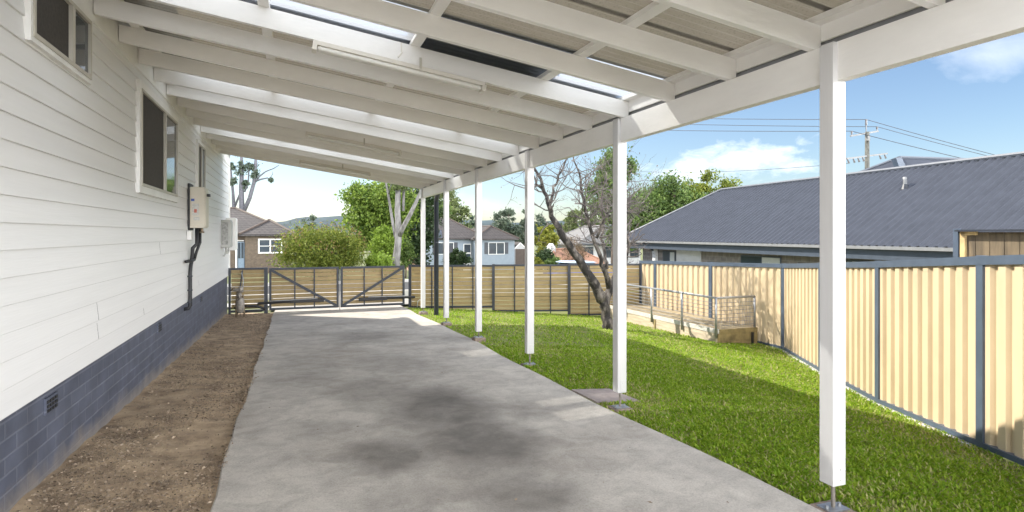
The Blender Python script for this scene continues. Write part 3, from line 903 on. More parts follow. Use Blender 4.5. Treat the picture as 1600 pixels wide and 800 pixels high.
for (a, c) in zip(FP[:-1], FP[1:]):
    ga, gc = G(a[0], a[1]), G(c[0], c[1])
    cs_panel(a[:2], c[:2], a[2], c[2], ga + .03, gc + .03)
for i, a in enumerate(FP):
    pr_ = FP[max(0, i - 1)]; nx_ = FP[min(len(FP) - 1, i + 1)]
    d = Vector((nx_[0] - pr_[0], nx_[1] - pr_[1], 0)).normalized()
    b = MB(); b.bar((a[0], a[1], G(a[0], a[1]) - .1), (a[0], a[1], a[2] + .03), .07, .095, up=d)
    b.build("post", bluegrey, cf)
# concrete plinth strip
b = MB()
for (a, c) in zip(FP[2:6], FP[3:7]):
    ga, gc = G(a[0], a[1]), G(c[0], c[1])
    b.bar((a[0] - .03, a[1] + .02, ga - .03), (c[0] - .03, c[1] + .02, gc - .03), .09, .09)
b.build("plinth", pathc, cf)

# ------------------------------------------------------------------ PLATFORM with wire rail
rp = thing("raised_ramp", "raised timber ramp platform with steel wire balustrade beside the cream fence", "ramp", (7.9, 11, G(7.9, 11)))
RX0, RX1, RY0, RY1 = 7.5, 8.40, 9.17, 13.3
dz = -1.80
b = MB()
for i in range(7):
    x0 = RX0 + .005 + i * .128; b.box(x0, x0 + .12, RY0 + .003, RY1, dz - .03, dz)
b.build("deck", timber, rp)
b = MB(); b.box(RX0 - .03, RX0 + .0, RY0 - .03, RY1, dz - .07, dz + .012); b.build("edge_board", mat("pale_deck_edge", (.55, .53, .48), .75, .12, 9), rp)
b = MB()
for k, (y0, y1) in enumerate([(RY0 + .0, RY0 + 2.02), (RY0 + 2.08, RY1)]):
    for j in range(2):
        b.box(RX0 - .02, RX0 + .02, y0, y1, dz - .072 - .21 * (j + 1), dz - .074 - .21 * j)
b.build("sleeper_wall", sleeper, rp)
b = MB(); b.box(RX0 - .035, RX0 + .03, RY0 + 2.022, RY0 + 2.078, dz - .5, dz - .071); b.build("sleeper_post", greent, rp)
b = MB()
for j in range(3):
    b.box(RX0 - .018, RX1, RY0 - .03, RY0 + .0, dz - .06 - .155 * (j + 1), dz - .063 - .155 * j)
b.box(RX0, RX1, RY0 - .04, RY0 - .0, dz - .06, dz + .006)
b.build("end_boards", greent, rp)
b = MB(); b.box(RX1 - .15, RX1 - .11, RY0 - .06, RY0 - .031, dz - .5, dz - .08); b.build("end_strap", black, rp)
rz = -1.20
ypos = [RY0 + .0, RY0 + 1.05, RY0 + 2.15, RY0 + 3.25, RY1 - .05]
for y in ypos:
    b = MB(); b.tube([(RX0 - .045, y, dz - .15), (RX0 - .045, y, rz)], .022, 8); b.build("rail_post", steel, rp, smooth=True)
b = MB(); b.tube([(RX1 - .02, RY0 + .02, dz), (RX1 - .02, RY0 + .02, rz)], .022, 8); b.build("rail_post", steel, rp, smooth=True)
b = MB(); b.tube([(RX0 - .045, RY1, rz), (RX0 - .045, RY0, rz), (RX0 - .02, RY0 - .02, rz + .0), (RX1 - .02, RY0 + .02, rz + .0)], .022, 8); b.build("top_rail", steel, rp, smooth=True)
b = MB()
for j in range(7):
    z_ = dz + .07 + j * .072
    b.tube([(RX0 - .045, RY1, z_), (RX0 - .045, RY0, z_)], .006, 5); b.tube([(RX0 - .045, RY0, z_), (RX1 - .02, RY0 + .02, z_)], .005, 5)
b.build("wires", mat("dull_wire", (.20, .20, .21), .5, .1), rp)
b = MB()
for j in range(14):
    x_ = RX0 + .03 + j * .06; b.tube([(x_, RY0 + .006, dz + .03), (x_, RY0 + .006, rz)], .0025, 4)
b.build("end_mesh", steel, rp)

# stepping slab
b = MB(); zs = G(2.9, 5.2)
b.add([(2.64, 4.9, G(2.64, 4.9) + .016), (3.09, 4.88, G(3.09, 4.88) + .016), (3.06, 5.42, G(3.06, 5.42) + .016), (2.64, 5.44, G(2.64, 5.44) + .016)] + [(2.64, 4.9, zs - .08), (3.17, 4.88, zs - .08), (3.14, 5.5, zs - .08), (2.64, 5.52, zs - .08)],
      [(0, 1, 2, 3), (0, 4, 5, 1), (1, 5, 6, 2), (2, 6, 7, 3), (3, 7, 4, 0)])
tag(b.build("paving_slab", slabm), "square reddish grey paving slab set in the grass by the driveway edge", "paving slab")

# ------------------------------------------------------------------ TREES
def branch(b, p, d, length, r, level, maxl, tips, n=None, spread=.55, kids=(2, 4), wob=.25, up=.15, shrink=.66, sides=None):
    """recursive limb"""
    segs = 4 if level < 2 else 3
    pts = [p.copy()]; rad = [r]; dd = d.copy(); q = p.copy()
    for i in range(segs):
        dd = (dd + Vector((random.gauss(0, wob), random.gauss(0, wob), random.gauss(0, wob) + up)) * .5).normalized()
        q = q + dd * (length / segs); pts.append(q.copy()); rad.append(r * (1 - .55 * (i + 1) / segs))
    b.tube(pts, rad, sides or (7 if level == 0 else 5 if level < 3 else 3), cap=(level < 2))
    if level >= maxl:
        tips.append(q); return
    for k in range(random.randint(*kids)):
        i = random.randint(1, segs)
        a = Vector((random.gauss(0, 1), random.gauss(0, 1), random.gauss(0, .7) + .2)).normalized()
        nd = (dd * (1 - spread) + a * spread).normalized()
        branch(b, pts[i], nd, length * random.uniform(.5, .9) * shrink * 1.3, max(.003, rad[i] * .72), level + 1, maxl, tips, n, spread, kids, wob, up, shrink, sides)
    tips.append(q)

# the bare tree on the lawn
TD = 12.5
tb = at(948, 512, TD); tb.z = G(tb.x, tb.y)
tr = thing("bare_tree", "leafless leaning tree with rough dark trunk and tangled twigs on the lawn", "tree", tb)
b = MB(); tw = MB(); tips = []
def limb(pts, rads):
    P = [at(u, v, d) for (u, v, d) in pts]
    # subdivide with jitter
    out = [P[0]]; rr = [rads[0]]
    for i in range(len(P) - 1):
        for k in (1, 2, 3):
            t = k / 3; w = P[i].lerp(P[i + 1], t)
            if k < 3: w += Vector((random.gauss(0, .02), random.gauss(0, .03), random.gauss(0, .02)))
            out.append(w); rr.append((rads[i] + (rads[i + 1] - rads[i]) * t) * random.uniform(.96, 1.05))
    rr = [r * (.74 if i_ < 4 else .66) * (1 + .03 * math.sin(i_ * 2.3)) for i_, r in enumerate(rr)]
    b.tube(out, rr, 10)
    return out, rr
l0 = limb([(950, 516, 12.5), (949, 500, 12.5), (944, 478, 12.5), (938, 462, 12.5)], [.19, .155, .15, .15])
l1 = limb([(941, 470, 12.5), (930, 445, 12.4), (905, 405, 12.3), (880, 370, 12.2), (866, 345, 12.1), (858, 322, 12.0), (850, 300, 12.0), (838, 268, 11.9), (832, 236, 11.8)], [.15, .14, .13, .115, .09, .07, .055, .04, .025])
l2 = limb([(945, 480, 12.6), (952, 455, 12.7), (962, 430, 12.8), (968, 400, 12.9), (975, 365, 12.8), (972, 335, 12.7), (966, 300, 12.7), (960, 255, 12.6)], [.14, .11, .09, .07, .06, .05, .04, .02])
l3 = limb([(952, 450, 12.7), (946, 425, 12.4), (935, 392, 12.2), (922, 355, 12.1), (915, 330, 12.0), (908, 300, 11.9), (905, 270, 11.9), (895, 240, 11.9)], [.09, .075, .065, .055, .05, .04, .03, .02])
l4 = limb([(948, 420, 12.4), (945, 395, 12.6), (938, 372, 12.8), (944, 345, 12.9), (940, 310, 13.0), (948, 270, 13.1)], [.055, .05, .04, .035, .03, .02])
l5 = limb([(858, 322, 12.0), (865, 300, 12.1), (872, 280, 12.2), (882, 255, 12.3), (893, 225, 12.4)], [.05, .04, .035, .028, .018])
l6 = limb([(850, 300, 12.0), (838, 285, 11.9), (826, 262, 11.8), (815, 240, 11.8)], [.04, .03, .025, .015])
l7 = limb([(966, 440, 12.8), (978, 410, 12.6), (983, 380, 12.5), (975, 345, 12.4), (985, 310, 12.4)], [.06, .05, .04, .03, .02])
l8 = limb([(932, 372, 12.2), (945, 340, 12.0), (955, 330, 11.9), (975, 325, 11.9), (990, 340, 11.9)], [.04, .034, .03, .025, .015])
for (lp, cnt, st) in [(l1, 9, 12), (l2, 26, 8), (l3, 34, 7), (l4, 26, 4), (l5, 8, 3), (l6, 7, 3), (l7, 22, 4), (l8, 14, 3)]:
    for k in range(cnt):
        i = random.randint(st, len(lp[0]) - 1)
        a = Vector((random.gauss(0, 1), random.gauss(0, 1), random.gauss(.45, .6))).normalized()
        branch(tw, lp[0][i], a, random.uniform(.35, .8), min(.016, lp[1][i] * .5), 1, 3, tips, kids=(2, 3), wob=.4, up=.1)
trunk = b.build("trunk", bark, tr, smooth=True)
tw.build("twigs", twigm, tr)
# few dry leaves
tp = np.array([(t.x, t.y, t.z) for t in tips if random.random() < .35])
fast_mesh("dry_leaves", leaves(tp + rng.normal(size=tp.shape) * .03, .045, .5), 4, leaf_mat("dry_leaf", (.12, .10, .08), (.26, .20, .16)), tr)

def leafy(name, label, cat, u, vtop, vbot, d, wpx, m, trunkm=None, nclump=60, nleaf=5000, size=.3, sig=.2, group=None, shell=.4, flat=.75, depthr=None, trunk=True, droop=0.3, asp=.5, zcut=-.6, base_z=None):
    """crown fills u +- wpx/2 between vtop and vbot at depth d"""
    c = at(u, (vtop + vbot) / 2, d); rx = wpx / 2 / F * d; rz = (vbot - vtop) / 2 / F * d
    gz = G(c.x, c.y) - .05 if base_z is None else base_z
    t = thing(name, label, cat, (c.x, c.y, gz), group)
    pts, cl = crown_points(c, (rx * .82, (depthr or rx) * .82, rz * .86), nclump, nleaf, sig, shell, flat, zcut)
    pts = pts[pts[:, 2] > gz + .02]
    fast_mesh("crown", leaves(pts, size, asp, droop), 4, m, t)
    if trunk:
        b = MB(); r0 = max(.04, rx * .09)
        top = Vector((c.x, c.y, c.z + rz * .5))
        mid = Vector((c.x + rx * .05, c.y, max(gz + .3, c.z - rz * .6)))
        b.tube([(c.x, c.y, gz - .1), (c.x + rx * .02, c.y, (gz + mid.z) / 2), mid, top], [r0 * 1.2, r0, r0 * .8, r0 * .2], 8)
        idx = rng.choice(len(cl), min(len(cl), 16), replace=False)
        for i in idx:
            e = Vector(cl[i]); s0 = mid.lerp(top, random.uniform(0, .6))
            mm = s0.lerp(e, .5) + Vector((0, 0, -.06 * rz))
            b.tube([s0, mm, e], [r0 * .42, r0 * .28, r0 * .08], 5, cap=False)
        b.build("trunk", trunkm or brownbark, t, smooth=True)
    return t

lf_bright = leaf_mat("bright_green_leaf", (.05, .10, .012), (.22, .30, .055), .42)
lf_mid = leaf_mat("mid_green_leaf", (.038, .075, .018), (.15, .215, .055), .36)
lf_dark = leaf_mat("dark_green_leaf", (.016, .032, .012), (.045, .075, .025), .2)
lf_olive = leaf_mat("olive_leaf", (.06, .10, .012), (.23, .255, .045), .4)
lf_red = leaf_mat("rusty_leaf_tip", (.13, .075, .035), (.26, .17, .08), .35)
lf_gum = leaf_mat("gum_leaf", (.06, .085, .03), (.20, .24, .09), .3)
lf_grey = leaf_mat("grey_green_leaf", (.10, .13, .09), (.22, .25, .18), .25)
lf_yel = leaf_mat("yellow_green_leaf", (.12, .15, .02), (.28, .28, .05), .4)
lf_far = leaf_mat("far_blue_green_leaf", (.05, .075, .055), (.12, .15, .10), .25)
lf_lime = leaf_mat("lime_leaf", (.12, .20, .02), (.26, .36, .06), .45)

# behind the gate
t = leafy("round_shrub", "big rounded olive green shrub with rusty tips just beyond the gate", "shrub", 503, 352, 436, 32, 158, lf_olive, nclump=170, nleaf=22000, size=.16, sig=.17, shell=.42, zcut=-.9, asp=.32, depthr=2.4)
c = at(503, 390, 32)
pts, _ = crown_points((c.x, c.y, c.z + .1), (2.45, 2.1, 1.25), 60, 450, .10, .93, .8, -.1)
rt = fast_mesh("rusty_tips", leaves(pts, .15, .35), 4, lf_red, t); rt["kind"] = "stuff"
leafy("leafy_tree", "large bright green leafy tree left of the pale gum trunk", "tree", 592, 268, 402, 42, 128, lf_bright, nclump=130, nleaf=24000, size=.24, sig=.15, shell=.35, zcut=-.95)
leafy("dark_tree", "dense dark green tree right behind the pale gum trunk", "tree", 652, 262, 425, 50, 90, lf_dark, nclump=80, nleaf=12000, size=.3, sig=.17, shell=.3, zcut=-1)
leafy("lime_shrub", "upright lime green shrub directly left of the pale gum trunk", "shrub", 602, 350, 425, 36, 50, lf_lime, nclump=60, nleaf=6500, size=.16, sig=.17, zcut=-1)
leafy("low_shrub", "low spreading bright lime ground shrub along the fence top left of the gum", "shrub", 590, 396, 432, 33, 56, lf_lime, nclump=40, nleaf=3500, size=.16, sig=.18, trunk=False, zcut=-.6)
leafy("green_shrub", "small mid green shrub at the right foot of the pale gum trunk", "shrub", 634, 365, 425, 38, 26, lf_mid, nclump=40, nleaf=3200, size=.17, sig=.18, zcut=-1)

# pale gum in front of these
GD = 34
gb_ = at(619, 424, GD); gb_.z = G(gb_.x, gb_.y)
gum = thing("gum_tree", "tall pale smooth-barked gum tree with forked trunk behind the gate", "tree", gb_)
b = MB()
def gl(pts, rads):
    P = [at(u, v, GD + dd) for (u, v, dd) in pts]; P[0].z = min(P[0].z, G(P[0].x, P[0].y) - .1) if pts[0][1] > 415 else P[0].z
    b.tube(P, [r * .60 for r in rads], 10); return P
gl([(617, 428, 0), (619, 405, 0), (622, 380, 0), (623, 360, 0), (621, 330, 0), (622, 300, 0), (621, 270, 0), (618, 235, 0), (612, 195, 0), (618, 150, 0)], [.50, .36, .33, .30, .27, .25, .22, .19, .15, .08])
gl([(623, 370, 0), (630, 355, -.3), (641, 335, -.5), (649, 318, -.6), (658, 298, -.8), (664, 270, -.8), (672, 235, -.8), (676, 190, -.8)], [.26, .22, .20, .18, .15, .13, .1, .05])
gl([(618, 372, 0), (614, 350, .3), (610, 325, .5), (606, 300, .6), (602, 280, .7), (594, 255, .8), (586, 225, .8)], [.16, .14, .13, .11, .1, .08, .05])
gl([(630, 330, .2), (631, 300, .3), (634, 265, .3), (640, 215, .3)], [.15, .13, .11, .06])
gl([(607, 305, .6), (612, 285, .2), (614, 262, .2)], [.08, .06, .04])
b.build("trunk", gumbark, gum, smooth=True)
pts = []
for (u, v, w, h) in [(600, 225, 60, 50), (650, 215, 70, 60), (622, 170, 80, 60), (680, 260, 40, 40), (585, 255, 40, 30), (690, 300, 30, 34), (625, 290, 22, 30)]:
    c = at(u, v, GD); p, _ = crown_points(c, (w / 2 / F * GD, 1.2, h / 2 / F * GD), 26, 1500, .22, .2); pts.append(p)
fast_mesh("crown", leaves(np.concatenate(pts), .17, .3, .6), 4, lf_gum, gum)

# grey bare gum behind the brown house
bd = 58
bb = at(384, 440, bd); bb.z = G(bb.x, bb.y)
bg = thing("bare_gum", "tall grey sparse gum tree with upright limbs behind the brown brick house", "tree", bb)
b = MB()
def bl(pts, rads):
    b.tube([at(u, v, bd + dd) for (u, v, dd) in pts], [r * .6 for r in rads], 8)
bl([(378, 440, 0), (378, 330, 0), (377, 295, 0), (378, 262, 0), (376, 215, 0)], [.5, .45, .36, .28, .15])
bl([(379, 335, 0), (390, 310, 0), (397, 285, 0), (399, 258, 0), (403, 215, 0)], [.36, .34, .3, .26, .15])
bl([(397, 288, 0), (405, 276, 0), (415, 268, 0), (428, 263, 0), (436, 258, 0)], [.14, .13, .11, .08, .05])
bl([(396, 284, 0), (408, 280, 0), (418, 278, 0), (424, 281, 0)], [.16, .13, .1, .06])
bl([(366, 440, 1), (366, 340, 1), (364, 300, 1), (360, 262, 1)], [.4, .36, .22, .15])
bl([(366, 325, 1), (372, 310, 1), (376, 300, .4)], [.2, .17, .13])
bl([(382, 300, 0), (388, 285, 0), (389, 262, 0)], [.16, .14, .1])
bl([(421, 280, 0), (426, 272, 0), (426, 268, 0)], [.07, .05, .03])
b.build("trunk", gumgrey, bg, smooth=True)
pts = []
for (u, v, w, h) in [(392, 262, 20, 22), (400, 275, 12, 14), (377, 266, 14, 30), (364, 285, 10, 24), (384, 290, 8, 16), (385, 235, 60, 40), (363, 262, 8, 14), (423, 281, 6, 4)]:
    c = at(u, v, bd); p, _ = crown_points(c, (w / 2 / F * bd, .6, h / 2 / F * bd), 10, 420, .25, .1); pts.append(p)
fast_mesh("crown", leaves(np.concatenate(pts), .28, .35, .5), 4, lf_far, bg)

# further trees
specs = [
 ("distant_tree", "small ragged blue-green tree on the skyline between brown house and round shrub", 484, 328, 400, 110, 30, lf_far, 26, 1400, .55),
 ("distant_tree", "low pale tree on the skyline just right of the brown house roof", 466, 345, 400, 105, 24, lf_far, 20, 900, .5),
 ("distant_tree", "rounded distant tree rising behind the right side of the round shrub", 528, 350, 410, 100, 34, lf_far, 30, 1700, .5),
 ("gum_canopy_tree", "open gum tree standing behind the roof of the pale blue house", 712, 285, 400, 78, 44, lf_gum, 36, 3000, .45),
 ("gum_canopy_tree", "wispy gum tree behind the left gable of the pale blue house", 690, 300, 400, 74, 40, lf_mid, 36, 3200, .42),
 ("distant_tree", "dark low tree peeping over the ridge of the pale blue house", 738, 330, 400, 90, 26, lf_far, 20, 1100, .5),
 ("pine_tree", "tall bluish conifer between the pale blue house and the third post from front", 790, 316, 400, 86, 50, lf_far, 60, 3600, .42),
 ("pine_tree", "bluish conifer half behind the third post from the front", 818, 322, 400, 92, 34, lf_far, 40, 2300, .45),
 ("pine_tree", "dark spiky conifer just right of the third post, left of the bare tree's leaning limb", 845, 330, 405, 84, 40, lf_far, 44, 2600, .42),
 ("round_tree", "rounded yellow-green tree behind the fence left of the leaning trunk", 853, 348, 400, 52, 50, lf_yel, 50, 4200, .26),
 ("distant_tree", "mid green tree behind the middle limbs of the bare tree", 895, 325, 400, 70, 56, lf_gum, 44, 3200, .38),
 ("distant_tree", "olive tree behind the crown of the bare tree", 925, 300, 400, 75, 50, lf_mid, 44, 3000, .4),
 ("tall_tree", "tall green tree behind the second post, rising above the bare tree", 958, 212, 390, 46, 92, lf_mid, 70, 9000, .26),
 ("leafy_tree", "broad green tree on the skyline left of the dark metal roof's peak", 1050, 268, 405, 60, 135, lf_mid, 120, 17000, .32),
 ("leafy_tree", "yellowish leafy tree on the skyline behind the peak of the dark metal roof", 1110, 256, 395, 64, 112, lf_olive, 100, 13000, .33),
 ("gum_canopy_tree", "silvery grey tree at the right end of the trees behind the dark metal roof", 1142, 276, 385, 70, 64, lf_grey, 60, 6500, .34),
 ("leafy_tree", "low green tree behind the hip of the dark metal roof, next to second post", 1008, 292, 402, 58, 84, lf_mid, 80, 10000, .32),
]
for (nm, lab, u, vt, vb, d, w, m, nc, nl, sz) in specs:
    leafy(nm, lab, "tree", u, vt, vb, d, w, m, nclump=nc, nleaf=nl, size=sz, sig=.13, shell=.3, zcut=-1, group=None)
leafy("dark_shrub", "dark green shrub in front of the pale blue house beside its door", "shrub", 714, 386, 425, 52, 46, lf_dark, nclump=40, nleaf=4500, size=.2, sig=.17, zcut=-1, trunk=False)
leafy("dark_shrub", "dark shrub at the left foot of the yellow-green tree, above the fence", "shrub", 852, 386, 425, 46, 34, lf_dark, nclump=30, nleaf=3000, size=.2, sig=.18, zcut=-1, trunk=False)
leafy("low_shrub", "small yellow-green shrub just above the fence, left of the leaning trunk", "shrub", 841, 401, 425, 36, 20, lf_yel, nclump=20, nleaf=1200, size=.15, sig=.2, zcut=-1, trunk=False)
leafy("low_shrub", "mid green shrub above the fence between dark shrub and blue car", "shrub", 866, 398, 425, 42, 30, lf_mid, nclump=26, nleaf=2000, size=.17, sig=.18, zcut=-1, trunk=False)
leafy("bare_shrub", "brown dry bush behind the fence, right of the yellow-green tree", "shrub", 898, 366, 420, 48, 46, leaf_mat("brown_dry_leaf", (.13, .095, .06), (.24, .17, .11), .2), nclump=40, nleaf=2200, size=.17, sig=.2, zcut=-1, asp=.25)

# ------------------------------------------------------------------ HOUSES
def hip_roof(name, x0, x1, y0, y1, ze, zr, m, parent, ex=None, thick=.14, cap=None):
    """hip roof over a rectangle; ridge along the longer side"""
    R = min(x1 - x0, y1 - y0) / 2
    if ex is None: ex = R
    if (x1 - x0) >= (y1 - y0):
        ym_ = (y0 + y1) / 2; a = Vector((x0 + ex, ym_, zr)); c = Vector((x1 - ex, ym_, zr))
    else:
        xm_ = (x0 + x1) / 2; a = Vector((xm_, y0 + ex, zr)); c = Vector((xm_, y1 - ex, zr))
    co = [Vector((x0, y0, ze)), Vector((x1, y0, ze)), Vector((x1, y1, ze)), Vector((x0, y1, ze))]
    b = MB(); vs = co + [a, c] + [p - Vector((0, 0, thick)) for p in co]
    if (x1 - x0) >= (y1 - y0): fs = [(0, 1, 5, 4), (1, 2, 5), (2, 3, 4, 5), (3, 0, 4)]
    else: fs = [(0, 1, 4), (1, 2, 5, 4), (2, 3, 5), (3, 0, 4, 5)]
    fs += [(0, 6, 7, 1), (1, 7, 8, 2), (2, 8, 9, 3), (3, 9, 6, 0), (9, 8, 7, 6)]
    b.add(vs, fs)
    r = b.build(name, m, parent)
    if cap:
        q = MB()
        e = [(co[0], a), (co[1], c if (x1 - x0) >= (y1 - y0) else a), (co[2], c), (co[3], a if (x1 - x0) >= (y1 - y0) else c), (a, c)]
        for (s, t_) in e:
            if (t_ - s).length > .1: q.tube([s + Vector((0, 0, .02)), t_ + Vector((0, 0, .02))], .09, 6)
        q.build("ridge_tiles", cap, r)
    return r
def win(parent, x0, x1, y, z0, z1, framem, panes=2, fr=.07, glass=None, bars=False):
    f = MB(); s = fr
    f.box(x0 - s, x1 + s, y - .06, y + .0, z1, z1 + s); f.box(x0 - s, x1 + s, y - .08, y + .0, z0 - s, z0)
    f.box(x0 - s, x0, y - .06, y, z0, z1); f.box(x1, x1 + s, y - .06, y, z0, z1)
    for k in range(1, panes):
        xm_ = x0 + (x1 - x0) * k / panes; f.box(xm_ - s / 2, xm_ + s / 2, y - .06, y, z0, z1)
    if bars: f.box(x0, x1, y - .05, y - .002, (z0 + z1) / 2 - .02, (z0 + z1) / 2 + .02)
    W = f.build("window", framem, parent)
    g = MB(); g.box(x0, x1, y - .022, y - .005, z0, z1); g.build("pane", glass or glassd, W)
    return W

# brown brick house across the street
YB = 46.0
bx1 = xat(455, YB); bxl = xat(383, YB); ze = 0.0
bh = thing("brick_house", "brown brick house with dark tiled hip roof and white-framed window across the street", "house", ((bxl + bx1) / 2, YB + 3, G(0, YB)))
gzb = G(0, YB)
b = MB(); b.box(bxl, bx1, YB, YB + 9, gzb - .2, -.03); b.box(bxl - 7, bxl - .01, YB + 1.3, YB + 9, gzb - .2, -.03); b.build("wall", brownbrick, bh)
hip_roof("roof", bxl - 7.5, xat(462, YB), YB + .75, YB + 9.5, 0.02, 2.02, tileroof, bh, cap=doorbrown)
hip_roof("roof", bxl - .35, xat(462, YB) + .03, YB - .45, YB + 5.0, .0, 1.05, tileroof, bh, ex=2.2, cap=doorbrown)
xw0, xw1 = xat(405.5, YB), xat(439, YB)
win(bh, xw0, xw1, YB, zat(xw0, YB, 394), zat(xw0, YB, 375), trimw, 2, .09, bars=True)
xd0, xd1 = xat(371, YB + 1.3), xat(382, YB + 1.3)
b = MB(); b.box(xd0, xd1, YB + 1.22, YB + 1.295, gzb, zat(xd0, YB, 378)); d_ = b.build("door", doorblue, bh)
b = MB(); b.box(xd0 + .05, (xd0 + xd1) / 2 - .03, YB + 1.2, YB + 1.218, gzb + 1.0, zat(xd0, YB, 379.5)); b.box((xd0 + xd1) / 2 + .03, xd1 - .05, YB + 1.2, YB + 1.218, gzb + 1.0, zat(xd0, YB, 379.5)); b.build("door_glass", glassd, d_)
b = MB(); b.box(xd0 - .12, xd0 - .01, YB + 1.1, YB + 1.2, gzb, zat(xd0, YB, 377)); b.box(xd0 - .12, xd1 - .02, YB + 1.1, YB + 1.2, zat(xd0, YB, 376.8), zat(xd0, YB, 375.6)); b.build("porch_frame", trimw, bh)

# pale blue board house
YM = 60.0
mx0, mx1, mx2 = xat(668, YM), xat(741, YM), xat(804, YM)
gzm = G(mx1, YM) - .9
ph = thing("board_house", "pale blue board house with grey tiled roof and dark shutters seen between far posts", "house", (mx1, YM + 3, gzm))
zem = zat(mx1, YM, 373)
b = MB(); b.box(mx0, mx1, YM + 1.2, YM + 9, gzm, zem); b.box(mx1 + .01, mx2, YM, YM + 9, gzm, zem); b.build("wall", bluewall, ph)
hip_roof("roof", mx0 - 1.0, xat(764, YM), YM + .7, YM + 8.7, zem + .06, zem + 2.5, tileroof, ph, ex=4.0, cap=doorbrown)
hip_roof("roof", xat(738, YM), xat(809, YM), YM - .5, YM + 8, zem, zem + 1.35, tileroof, ph, ex=2.1, cap=doorbrown)
b = MB(); b.add([(mx0 - .6, YM + .55, zem + .1), (xat(693, YM), YM + .55, zem + .1), (xat(692, YM), YM + .55, zem + .9), (mx0 + 1.3, YM + .55, zem + .9)], [(0, 1, 2, 3)])
g_ = b.build("dark_gable", fasc, ph); g_.modifiers.new("thickness", 'SOLIDIFY').thickness = .05
def shut(parent, x0, x1, y, z0, z1):
    b = MB(); b.box(x0, x1, y - .05, y - .001, z0, z1); b.build("shutter", shutter, parent)
for (ua, ub, y) in [(676, 715, YM + 1.2), (757, 794, YM)]:
    xa, xb = xat(ua, y), xat(ub, y); z0, z1 = zat(xa, y, 397), zat(xa, y, 379)
    s = (xb - xa) * .14
    shut(ph, xa, xa + s, y, z0, z1); shut(ph, xb - s, xb, y, z0, z1)
    win(ph, xa + s + .1, xb - s - .1, y, z0, z1 - .05, trimw, 2, .05)
y = YM + 1.2; xa, xb = xat(725, y), xat(735, y)
b = MB(); b.box(xa - .06, xb + .06, y - .05, y - .002, gzm + .3, zat(xa, y, 381)); d_ = b.build("door", trimw, ph)
b = MB(); zz1 = zat(xa, y, 382); b.box(xa, xb, y - .07, y - .051, zz1 - .85, zz1); b.box(xa, xb, y - .07, y - .051, zz1 - 1.85, zz1 - 1.0); b.build("door_glass", glassd, d_)
b = MB(); b.box(mx0 - .2, xat(757, YM), YM + .9, YM + 1.05, zem - .02, zem + .07); b.box(xat(740, YM), mx2 + .2, YM - .45, YM - .35, zem - .1, zem + .02); b.build("gutter", trimw, ph)

# shed right of it
ys_ = 62.0; sx0, sx1 = xat(804.5, ys_), xat(821, ys_)
sh = thing("garage_shed", "small gabled garage with brown door right of the pale blue house", "shed", ((sx0 + sx1) / 2, ys_, gzm))
zt_ = zat(sx0, ys_, 389); za_ = zat(sx0, ys_, 380.5)
b = MB(); b.prism([(sx0, ys_, gzm), (sx1, ys_, gzm), (sx1, ys_, zt_), ((sx0 + sx1) / 2, ys_, za_), (sx0, ys_, zt_)], (0, 6, 0)); b.build("wall", whitewall, sh)
b = MB(); b.box(sx0 + .06, sx1 - .06, ys_ - .05, ys_ - .002, gzm, zt_); b.build("garage_door", doorbrown, sh)
b = MB(); xm_ = (sx0 + sx1) / 2
b.bar((sx0 - .1, ys_ - .05, zt_ + .0), (xm_, ys_ - .05, za_ + .06), .1, .1); b.bar((xm_, ys_ - .05, za_ + .06), (sx1 + .1, ys_ - .05, zt_), .1, .1); b.build("barge_board", trimw, sh)
b = MB(); b.prism([(sx0 - .15, ys_ + .01, zt_ + .02), (xm_, ys_ + .01, za_ + .12), (sx1 + .15, ys_ + .01, zt_ + .02), (sx1 + .15, ys_ + .01, zt_ + .08), (xm_, ys_ + .01, za_ + .18), (sx0 - .15, ys_ + .01, zt_ + .08)], (0, 6, 0)); b.build("roof", tileroof, sh)

# terracotta roofed house lower down
yo = 43.0; ox0, ox1 = xat(858, yo), xat(950, yo)
zo_e, zo_r = zat(ox0, yo, 413), zat(ox0, yo, 391)
oh = thing("tiled_outbuilding", "low outbuilding with terracotta tiled roof behind the fence, beside the leaning trunk", "outbuilding", ((ox0 + ox1) / 2, yo + 4, zo_e - 2.4))
b = MB(); b.box(ox0 + .4, ox1 - .4, yo + .4, yo + 4.6, zo_e - 2.0, zo_e - .01); b.build("wall", whitewall, oh)
hip_roof("roof", ox0, ox1, yo, yo + 5, zo_e, zo_r, orange, oh, ex=1.6, cap=orange)
b = MB(); xc_ = xat(864, yo + 2.1); b.prism([(xc_ - .24, yo + 2.1, zo_r - .4), (xc_ + .24, yo + 2.1, zo_r - .4), (xc_ + .24, yo + 2.1, zo_r + .2), (xc_, yo + 2.1, zo_r + .5), (xc_ - .24, yo + 2.1, zo_r + .2)], (0, .8, 0)); b.build("roof_vent", whitewall, oh)

